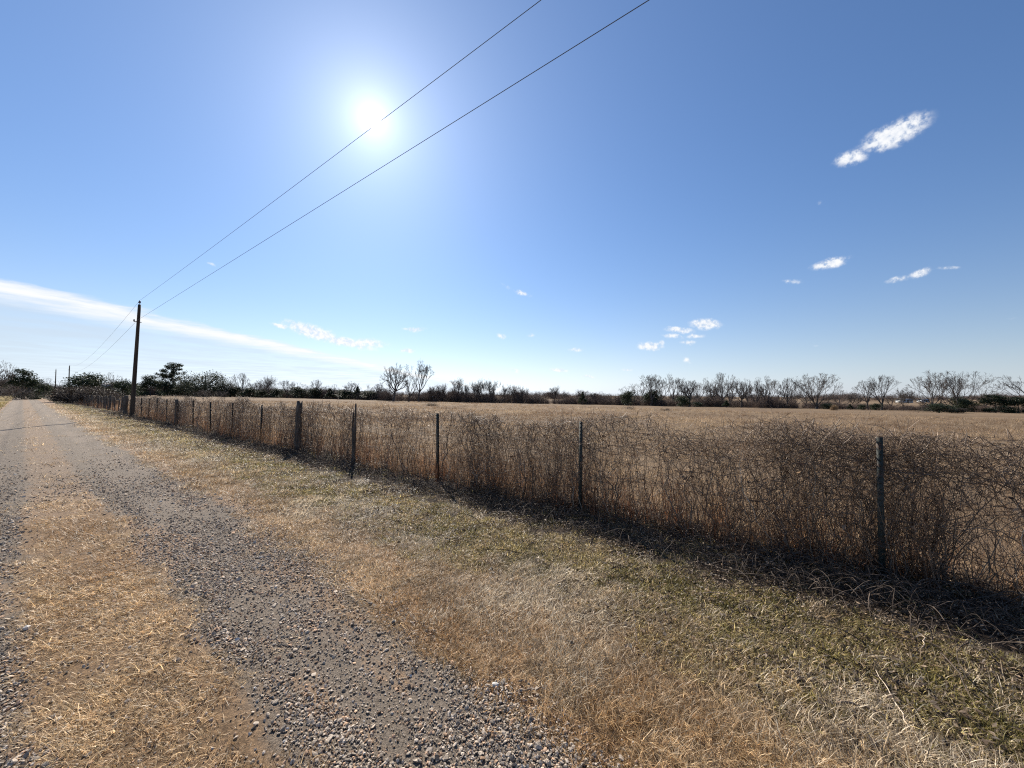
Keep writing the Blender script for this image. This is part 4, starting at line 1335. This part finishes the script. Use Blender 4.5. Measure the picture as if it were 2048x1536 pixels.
# row of bare trees, right of centre
ORD = ['first', 'second', 'third', 'fourth', 'fifth', 'sixth', 'seventh', 'eighth', 'ninth', 'tenth', 'eleventh', 'twelfth', 'thirteenth', 'fourteenth', 'fifteenth']
G = 'leafless trees in the far treeline'
LROW = '%s leafless tree of the close row counted from the wide fanning tree'
for i, (px, ty, w, key, Y) in enumerate(reversed(((1262, 768, 40, 'oak_b', 112), (1302, 750, 62, 'vase_a', 110), (1345, 746, 36, 'tall_fork', 112), (1378, 757, 52, 'oak_a', 108),
                          (1412, 756, 40, 'oak_b', 110), (1443, 747, 50, 'vase_b', 108), (1482, 758, 44, 'oak_a', 106), (1512, 755, 40, 'oak_b', 109),
                          (1535, 750, 36, 'tall_fork', 107), (1572, 757, 42, 'vase_b', 105), (1592, 770, 34, 'oak_b', 110)))):
    tree(key, 'bare_tree', px, ty, w, Y, LROW % ORD[i], group=G)
LTH = '%s thin leafless tree of the grey wood counted from the tallest forked tree'
for i, (px, ty, w, key, Y) in enumerate(((868, 768, 24, 'thin_a', 118), (885, 766, 22, 'thin_b', 120), (917, 754, 24, 'thin_b', 122), (934, 764, 20, 'thin_a', 118), (950, 762, 20, 'thin_b', 118),
                          (963, 755, 30, 'thin_a', 121), (983, 758, 24, 'thin_b', 118), (1010, 768, 22, 'thin_a', 119), (1028, 768, 24, 'thin_b', 117),
                          (1045, 772, 24, 'thin_a', 116), (1110, 771, 20, 'thin_b', 118), (1130, 779, 18, 'thin_a', 120), (1163, 778, 24, 'thin_b', 118), (1182, 781, 24, 'thin_a', 120),
                          (1205, 783, 30, 'oak_b', 118))):
    tree(key, 'bare_tree', px, ty, w, Y, LTH % ORD[i], group='thin trees of the far wood')
LLF = '%s leafless tree of the dark treeline counted from the wide evergreen oak'
for i, (px, ty, w, key, Y) in enumerate(((462, 758, 40, 'oak_b', 165), (487, 747, 38, 'vase_b', 165), (512, 764, 34, 'oak_a', 165), (538, 749, 36, 'thin_a', 160), (575, 761, 36, 'vase_a', 160),
                          (602, 765, 30, 'oak_b', 158), (630, 760, 34, 'vase_b', 155), (668, 768, 34, 'oak_b', 150), (706, 763, 36, 'oak_a', 146),
                          (735, 770, 34, 'oak_b', 140), (760, 768, 30, 'vase_b', 138))):
    tree(key, 'bare_tree', px, ty, w, Y, LLF % ORD[i], group='leafless trees of the left treeline')
# left: evergreens and trees around the road end
tree('pine', 'pine_tree', 347, 727, 44, 165, 'tall pine with clumped crown above the dark treeline', rz=1.0)
tree('live_oak', 'live_oak', 410, 746, 92, 160, 'wide rounded evergreen oak in the treeline right of the pine', rz=0.4)
tree('cedar_layer', 'cedar_tree', 302, 751, 56, 150, 'layered dark cedar between the utility pole and the pine', rz=0.2)
tree('cedar_round', 'cedar_tree', 330, 758, 36, 160, 'dark rounded cedar at the foot of the tall pine', rz=2.0)
tree('live_oak', 'live_oak', 376, 762, 60, 168, 'lower evergreen oak tucked between the pine and the wide evergreen oak', rz=2.4)
tree('live_oak', 'live_oak', 450, 764, 50, 166, 'small evergreen oak on the far side of the wide evergreen oak from the pine', rz=4.0)
tree('cedar_round', 'cedar_tree', 272, 766, 40, 150, 'low dark cedar beside the layered cedar near the utility pole', rz=3.0)
tree('oak_b', 'bare_tree', 222, 745, 40, 120, 'leafless round-crowned tree behind the roadside thicket')
tree('cedar_round', 'cedar_tree', 246, 758, 50, 112, 'dark cedar close behind the tall utility pole', rz=1.2)
tree('cedar_round', 'cedar_tree', 176, 744, 80, 78, 'windswept dark evergreen tree behind the roadside thicket', rz=0.9)
tree('oak_b', 'bare_tree', 200, 747, 46, 80, 'twiggy leafless tree leaning out beside the windswept evergreen')
tree('cedar_layer', 'cedar_tree', 46, 739, 66, 76, 'bushy dark evergreen tree left of the gravel road', rz=2.5)
tree('oak_a', 'bare_tree', -8, 722, 50, 58, 'leafless tree at the left road edge before the bushy evergreen', rz=1.9)
tree('oak_b', 'bare_tree', 92, 756, 52, 112, 'low grey leafless tree where the road disappears', rz=0.7)
tree('cedar_round', 'cedar_tree', 88, 766, 34, 110, 'small dark cedar where the road disappears')
tree('oak_b', 'bare_tree', 124, 762, 44, 130, 'low leafless tree between the two distant utility poles', rz=2.9)
# dark cedars scattered along the treeline
for px, ty, w, key, Y, lb in (
        (1165, 783, 20, 'cedar_cone', 108, 'pointed dark cedar alone below the low stretch of the far wood'), (1256, 780, 32, 'cedar_round', 105, 'dark rounded cedar where the close row of leafless trees begins'),
        (1305, 778, 40, 'cedar_round', 112, 'dark evergreen clump inside the close row of leafless trees'), (1365, 790, 34, 'cedar_round', 106, 'low dark cedar under the middle of the close leafless row'),
        (1395, 803, 22, 'cedar_round', 101, 'very low dark cedar at the grass edge below the leafless row'), (1453, 800, 18, 'cedar_cone', 101, 'small pointed dark cedar at the grass edge below the leafless row'),
        (1655, 806, 26, 'cedar_round', 98, 'dark cedar bush beside the foot of the wide fanning tree'), (1700, 808, 14, 'cedar_cone', 98, 'tiny pointed cedar between the fanning tree and the slim vase-shaped tree'),
        (1724, 808, 18, 'cedar_round', 97, 'small dark cedar below the leaning leafless tree'), (1752, 806, 22, 'cedar_round', 97, 'dark cedar bush at the foot of the slim vase-shaped tree'),
        (1930, 796, 34, 'cedar_round', 94, 'dark cedar bush below the long low limb of the broad leafless tree')):
    tree(key, 'cedar_tree', px, ty, w, Y, lb, group='cedars along the far treeline')
for i, (px, ty, w, key, Y) in enumerate(((740, 780, 40, 'cedar_round', 136), (715, 772, 22, 'cedar_cone', 142), (690, 778, 40, 'cedar_round', 145), (660, 776, 26, 'cedar_cone', 148),
                                         (630, 775, 30, 'cedar_round', 152), (595, 772, 36, 'cedar_round', 155), (555, 776, 30, 'cedar_round', 158), (525, 778, 26, 'cedar_round', 160), (500, 774, 34, 'cedar_round', 162), (470, 772, 36, 'cedar_round', 164))):
    tree(key, 'cedar_tree', px, ty, w, Y, '%s dark cedar counted from the gnarled oak towards the wide evergreen oak' % ORD[i], group='cedars along the far treeline')
tree('cedar_layer', 'cedar_tree', 1990, 790, 78, 92, 'spreading dark cedar below the wide drooping leafless tree', rz=0.5)
tree('cedar_layer', 'cedar_tree', 2036, 794, 60, 90, 'low dark cedar right next to the spreading dark cedar', rz=1.5)
tree('cedar_round', 'cedar_tree', 1917, 791, 30, 99, 'dark cedar tucked under the broad leafless tree limb', rz=0.5)
# shrubs
def shrub(px, top_y, w, Y, label, key='bush', name='shrub', cat='shrub', group=None):
    return tree(key, name, px, top_y, w, Y, label, cat, group)
proto_bare('twig_bush', seed=31, H=3.0, limbs=14, spread=1.2, gnarl=0.22, kids=(6, 6), trunk=0.08, rtr=0.02, stems=4, tip=0.009, up=0.2)
shrub(1878, 806, 54, 78, 'round dull green bush alone in the far right field', key='cedar_round')
shrub(1835, 808, 52, 80, 'grey leafless brush beside the round field bush', key='twig_bush')
shrub(1915, 816, 34, 78, 'low russet brush right of the round field bush')
shrub(412, 774, 34, 100, 'bare twiggy shrub alone in the left field', key='twig_bush')
shrub(447, 777, 32, 96, 'bare twiggy shrub next to a twin in the left field', key='twig_bush')
shrub(865, 807, 30, 62, 'low tan weed clump in the middle of the field', key='weed')
shrub(1668, 811, 8, 85, 'tiny brown weed clump in the open field', key='weed')
shrub(1262, 811, 26, 62, 'faint brown weed patch in the open field', key='twig_bush')
shrub(1330, 815, 30, 56, 'thin pale weed patch in the open field', key='twig_bush')
for i, (px, ty, w, key) in enumerate(reversed(((1285, 762, 44, 'oak_b'), (1322, 760, 44, 'vase_b'), (1360, 764, 40, 'oak_b'), (1395, 766, 40, 'vase_a'), (1428, 762, 40, 'oak_a'), (1462, 764, 44, 'vase_a'), (1496, 766, 40, 'vase_b'),
                       (1525, 764, 40, 'oak_a'), (1556, 766, 40, 'oak_b'), (1610, 776, 36, 'vase_a'), (1680, 780, 36, 'oak_b'), (1705, 782, 30, 'thin_b'), (1785, 784, 34, 'oak_b'), (1965, 776, 44, 'oak_b')))):
    tree(key, 'bare_tree', px, ty, w, 124, '%s leafless tree of the rear rank counted from the spreading dark cedar' % ORD[i], group='second rank of leafless trees')
for px, ty, w, Y in ((150, 772, 60, 56), (178, 769, 64, 52), (206, 775, 50, 47), (226, 783, 36, 42)):
    shrub(px, ty, w, Y, 'bare twiggy shrub of the roadside thicket where the old fence ends', key='twig_bush', group='roadside thicket shrubs')
    shrub(px - 4, ty + 4, w * 1.05, Y + 1, 'dull leafy bush inside the roadside thicket where the old fence ends', key='bush', group='roadside thicket shrubs')
for px, ty, w, Y in ((8, 765, 60, 66), (40, 770, 60, 70), (62, 772, 46, 78)):
    shrub(px, ty, w, Y, 'grey brush at the left road edge under the bushy evergreen', key='twig_bush', group='left roadside brush')

# ------------------------------------------------------------------ undergrowth (a mass of brush nobody could count)
def brush_mesh(seed, H, W, nst):
    r = np.random.default_rng(seed)
    K = 6; f = np.linspace(0, 1, K)
    a = r.uniform(0, 6.28, nst); q = W * 0.5 * np.sqrt(r.uniform(0, 1, nst))
    L = H * r.uniform(0.55, 1.0, nst)
    base = np.stack([q * np.cos(a), q * np.sin(a)], -1)
    lean = r.normal(0, 0.22, (nst, 2))
    path = np.zeros((nst, K, 3))
    path[:, :, :2] = base[:, None] + lean[:, None] * (L[:, None] * f)[:, :, None] + np.cumsum(r.normal(0, 0.05, (nst, K, 2)), 1)
    path[:, :, 2] = L[:, None] * f - 0.1
    rad = 0.022 * r.uniform(0.6, 1.3, nst)[:, None] * (1 - 0.6 * f)
    parts = [tubes(path, rad, 3)]
    N2 = nst * 7
    m = r.integers(0, nst, N2); j = r.integers(1, K, N2)
    st = path[m, j]; K2 = 4
    d = r.normal(0, 1, (N2, 3)); d[:, 2] = np.abs(d[:, 2]) * 0.9 + 0.2; d /= np.linalg.norm(d, axis=1, keepdims=True)
    LL = r.uniform(0.35, 0.95, N2)
    p2 = st[:, None] + d[:, None] * (LL[:, None] * np.linspace(0, 1, K2))[:, :, None] + np.cumsum(r.normal(0, 0.04, (N2, K2, 3)), 1)
    parts.append(tubes(p2, np.tile(np.linspace(0.014, 0.007, K2), (N2, 1)), 3))
    v, q = cat_parts(parts)
    return mesh_from('brush_clump', v, q, M_BRUSH)
C_BRUSH = proto_collection('brush_clump', [brush_mesh(800 + i, 3.4, 3.2, 46) for i in range(6)])
TL = [(-200, 150), (0, 140), (200, 205), (300, 200), (500, 172), (700, 145), (800, 118), (900, 117), (1100, 112), (1300, 109), (1500, 104), (1700, 101), (2000, 95), (2300, 90), (2700, 85)]
TT = [(-200, 7.5), (200, 7.5), (300, 7.0), (700, 6.0), (780, 5.0), (800, 3.6), (870, 5.2), (1060, 5.0), (1120, 3.8), (1250, 3.6), (1600, 3.4), (1700, 2.4), (2300, 2.6), (2700, 2.6)]
def undergrowth():
    n = 2100
    px = rng.uniform(-250, 2650, n)
    Y = np.interp(px, [a for a, b in TL], [b for a, b in TL]) + 1.5 + 14 * U(n) ** 1.4
    x = (px - CX) / F * Y; z = gz(x, Y)
    h = np.interp(px, [a for a, b in TT], [b for a, b in TT]) * (0.35 + 0.75 * fbm(px * 0.03, px * 0, 261, 3)) * (0.45 + 0.6 * U(n))
    sc = np.stack([h / 3.4 * 1.1, h / 3.4 * 1.1, h / 3.4], -1)
    rot = np.stack([np.zeros(n), np.zeros(n), rng.uniform(0, 6.28, n)], -1)
    scatter('undergrowth', C_BRUSH, np.stack([x, Y, z], -1), rot, sc, np.full((n, 3), 0.1), 'grey-brown leafless brush massed along the foot of the treeline', None, 6)
    # far woods beyond the field
    n = 900
    px = rng.uniform(-300, 2700, n)
    Y = 330 + 260 * U(n)
    x = (px - CX) / F * Y; z = gz(x, Y)
    h = (3 + 5 * fbm(px * 0.012, px * 0 + 5, 271, 3)) * (0.7 + 0.5 * U(n))
    sc = np.stack([h / 3.4 * 1.6, h / 3.4 * 1.6, h / 3.4], -1)
    rot = np.stack([np.zeros(n), np.zeros(n), rng.uniform(0, 6.28, n)], -1)
    scatter('far_woods', C_BRUSH, np.stack([x, Y, z], -1), rot, sc, np.full((n, 3), 0.1), 'far-off low woods on the horizon', None, 6)
undergrowth()

# ================================================================== far farm buildings
def farm_building(px, Y, w, d, h, rh, label, rz=0.0):
    x, y, z = base_depth(px, 797, Y)
    root = empty('farm_building', (x, y, z), rz)
    tag(root, label, 'building')
    v, q = cat_parts([boxm(-w / 2, w / 2, -d / 2, d / 2, -0.3, h)])
    link('wall', mesh_from('wall', v, q, M_WHITE), root)
    ov = 0.4
    v = np.array([[-w / 2 - ov, -d / 2 - ov, h - .1], [w / 2 + ov, -d / 2 - ov, h - .1], [w / 2 + ov, 0, h + rh], [-w / 2 - ov, 0, h + rh], [w / 2 + ov, d / 2 + ov, h - .1], [-w / 2 - ov, d / 2 + ov, h - .1]])
    v = np.concatenate([v, v + np.array([0, 0, 0.12])])
    q = np.array([[0, 1, 2, 3], [3, 2, 4, 5], [6, 9, 8, 7], [9, 11, 10, 8], [0, 6, 7, 1], [5, 4, 10, 11], [0, 3, 9, 6], [3, 5, 11, 9], [1, 7, 8, 2], [2, 8, 10, 4]])
    link('roof', mesh_from('roof', v, [q], M_ROOF), root)
    v, q = boxm(-0.6, 0.6, -d / 2 - 0.05, -d / 2 - 0.003, 0, 2.1)
    link('door', mesh_from('door', v, [q], M_DARKW), root)
    for k in (-0.3, 0.3):
        v, q = boxm(k * w - 0.6, k * w + 0.6, -d / 2 - 0.04, -d / 2 - 0.003, 1.0, 2.0)
        link('window', mesh_from('window', v, [q], M_DARKW), root)
    return root
farm_building(1808, 300, 8, 6, 2.2, 0.9, 'small white farm building far behind the thin leafless tree')
farm_building(1846, 310, 5, 5, 2.0, 0.8, 'tiny white shed far behind the broad leafless trees')
farm_building(206, 150, 9, 7, 3.2, 1.8, 'pale house half hidden behind the trees left of the utility pole')

# ================================================================== single stalks, sticks and stones on the verge
def stalk(name, pts, r0, mat, label, cat, group=None):
    """pts: list of (px, py, height above ground) -> a bent stem lying or standing there"""
    P = []
    for px, py, h in pts:
        g = ground_at(px, py); P.append(g + np.array([0, 0, h]))
    P = np.array(P)
    # resample with a little crookedness
    f = np.linspace(0, len(P) - 1, 14); i = np.minimum(f.astype(int), len(P) - 2); w = (f - i)[:, None]
    Q = P[i] * (1 - w) + P[i + 1] * w
    Q[1:-1] += rng.normal(0, 0.004, (12, 3))
    c = Q[0].copy()
    v, q = tubes((Q - c)[None], np.linspace(r0, r0 * 0.45, 14)[None], 5)
    o = link(name, mesh_from(name, v, [q], mat), None, tuple(c))
    tag(o, label, cat, group)
def standing(px, py, top_px, top_py, r0, label, group=None):
    g = ground_at(px, py); d = ray(top_px, top_py); k = (g[1] + 0.02) / d[1]
    tp_ = np.array([d[0] * k, d[1] * k, CAM_H + d[2] * k])
    f = np.linspace(0, 1, 12)[:, None]
    Q = (tp_ - g) * f + rng.normal(0, 0.004, (12, 3)) * np.sin(f * math.pi)
    v, q = tubes(Q[None], np.linspace(r0, r0 * 0.5, 12)[None], 5)
    o = link('dead_stalk', mesh_from('dead_stalk', v, [q], M_PALE), None, tuple(g))
    tag(o, label, 'stalk', group)
standing(1275, 1290, 1262, 1185, 0.0035, 'tall pale dead stalk standing upright in the verge grass')
standing(1340, 1285, 1312, 1225, 0.0025, 'short thin dead stalk standing near the tall pale one')
stalk('dead_stalk', [(1868, 1530, 0.01), (1810, 1450, 0.03), (1752, 1360, 0.05)], 0.004, M_PALE, 'long straight pale stalk lying across the olive grass', 'stalk')
stalk('dead_stalk', [(1700, 1190, 0.03), (1760, 1178, 0.06), (1810, 1170, 0.02)], 0.004, M_PALE, 'pale curved stem lying in the fence shade', 'stalk')
stalk('dead_stalk', [(1838, 1310, 0.01), (1852, 1298, 0.05), (1836, 1286, 0.06)], 0.004, M_PALE, 'small hooked pale stem at the shade edge', 'stalk')
LS = 'pale dead stem lying on the sunny verge grass'
for pts in ([(1030, 1285, .01), (1075, 1278, .03)], [(990, 1260, .01), (965, 1225, .06)], [(560, 1000, .01), (500, 985, .04)], [(600, 965, .01), (660, 945, .05)], [(1640, 1500, .01), (1600, 1420, .03)],
            [(1480, 1110, .02), (1500, 1150, .02)], [(1630, 1215, .02), (1615, 1240, .03)]):
    stalk('dead_stalk', pts, 0.003, M_PALE, LS, 'stalk', 'pale stems on the verge')
stalk('fallen_branch', [(1640, 1408, .02), (1690, 1420, .035), (1720, 1422, .03), (1790, 1450, .015), (1840, 1482, .01)], 0.008, M_VINE, 'dark crooked fallen branch lying in the olive grass', 'branch')
stalk('fallen_branch', [(1040, 1390, .015), (1090, 1386, .02)], 0.006, M_VINE, 'short grey stick on the orange road shoulder', 'branch')
def lone_stone(px, py, size, col, label, seed):
    me = stone(seed)
    m, N = new_mat('lone_stone')
    geo = N.new('ShaderNodeNewGeometry')
    n = N.noise(geo.outputs['Position'], 120.0, 4.0)
    c = N.mix(N.ramp(n, 0.3, 0.7), tuple(x * 0.8 for x in col), col)
    finish(N, m, principled(N, c, 0.75, 0.3))
    me.materials.clear(); me.materials.append(m)
    g = ground_at(px, py)
    o = link('stone', me, None, (g[0], g[1], g[2] + size * 0.45 + 0.01))
    o.scale = (size, size, size); o.rotation_euler = (0.2, 0.1, seed)
    tag(o, label, 'stone')
lone_stone(990, 1380, 0.020, (0.62, 0.58, 0.52), 'whitish rounded stone at the gravel edge', 901)
lone_stone(52, 1266, 0.024, (0.68, 0.63, 0.56), 'pale angular stone in the far wheel track', 902)
lone_stone(787, 1250, 0.022, (0.10, 0.095, 0.095), 'large dark stone lying apart beside the orange shoulder', 903)
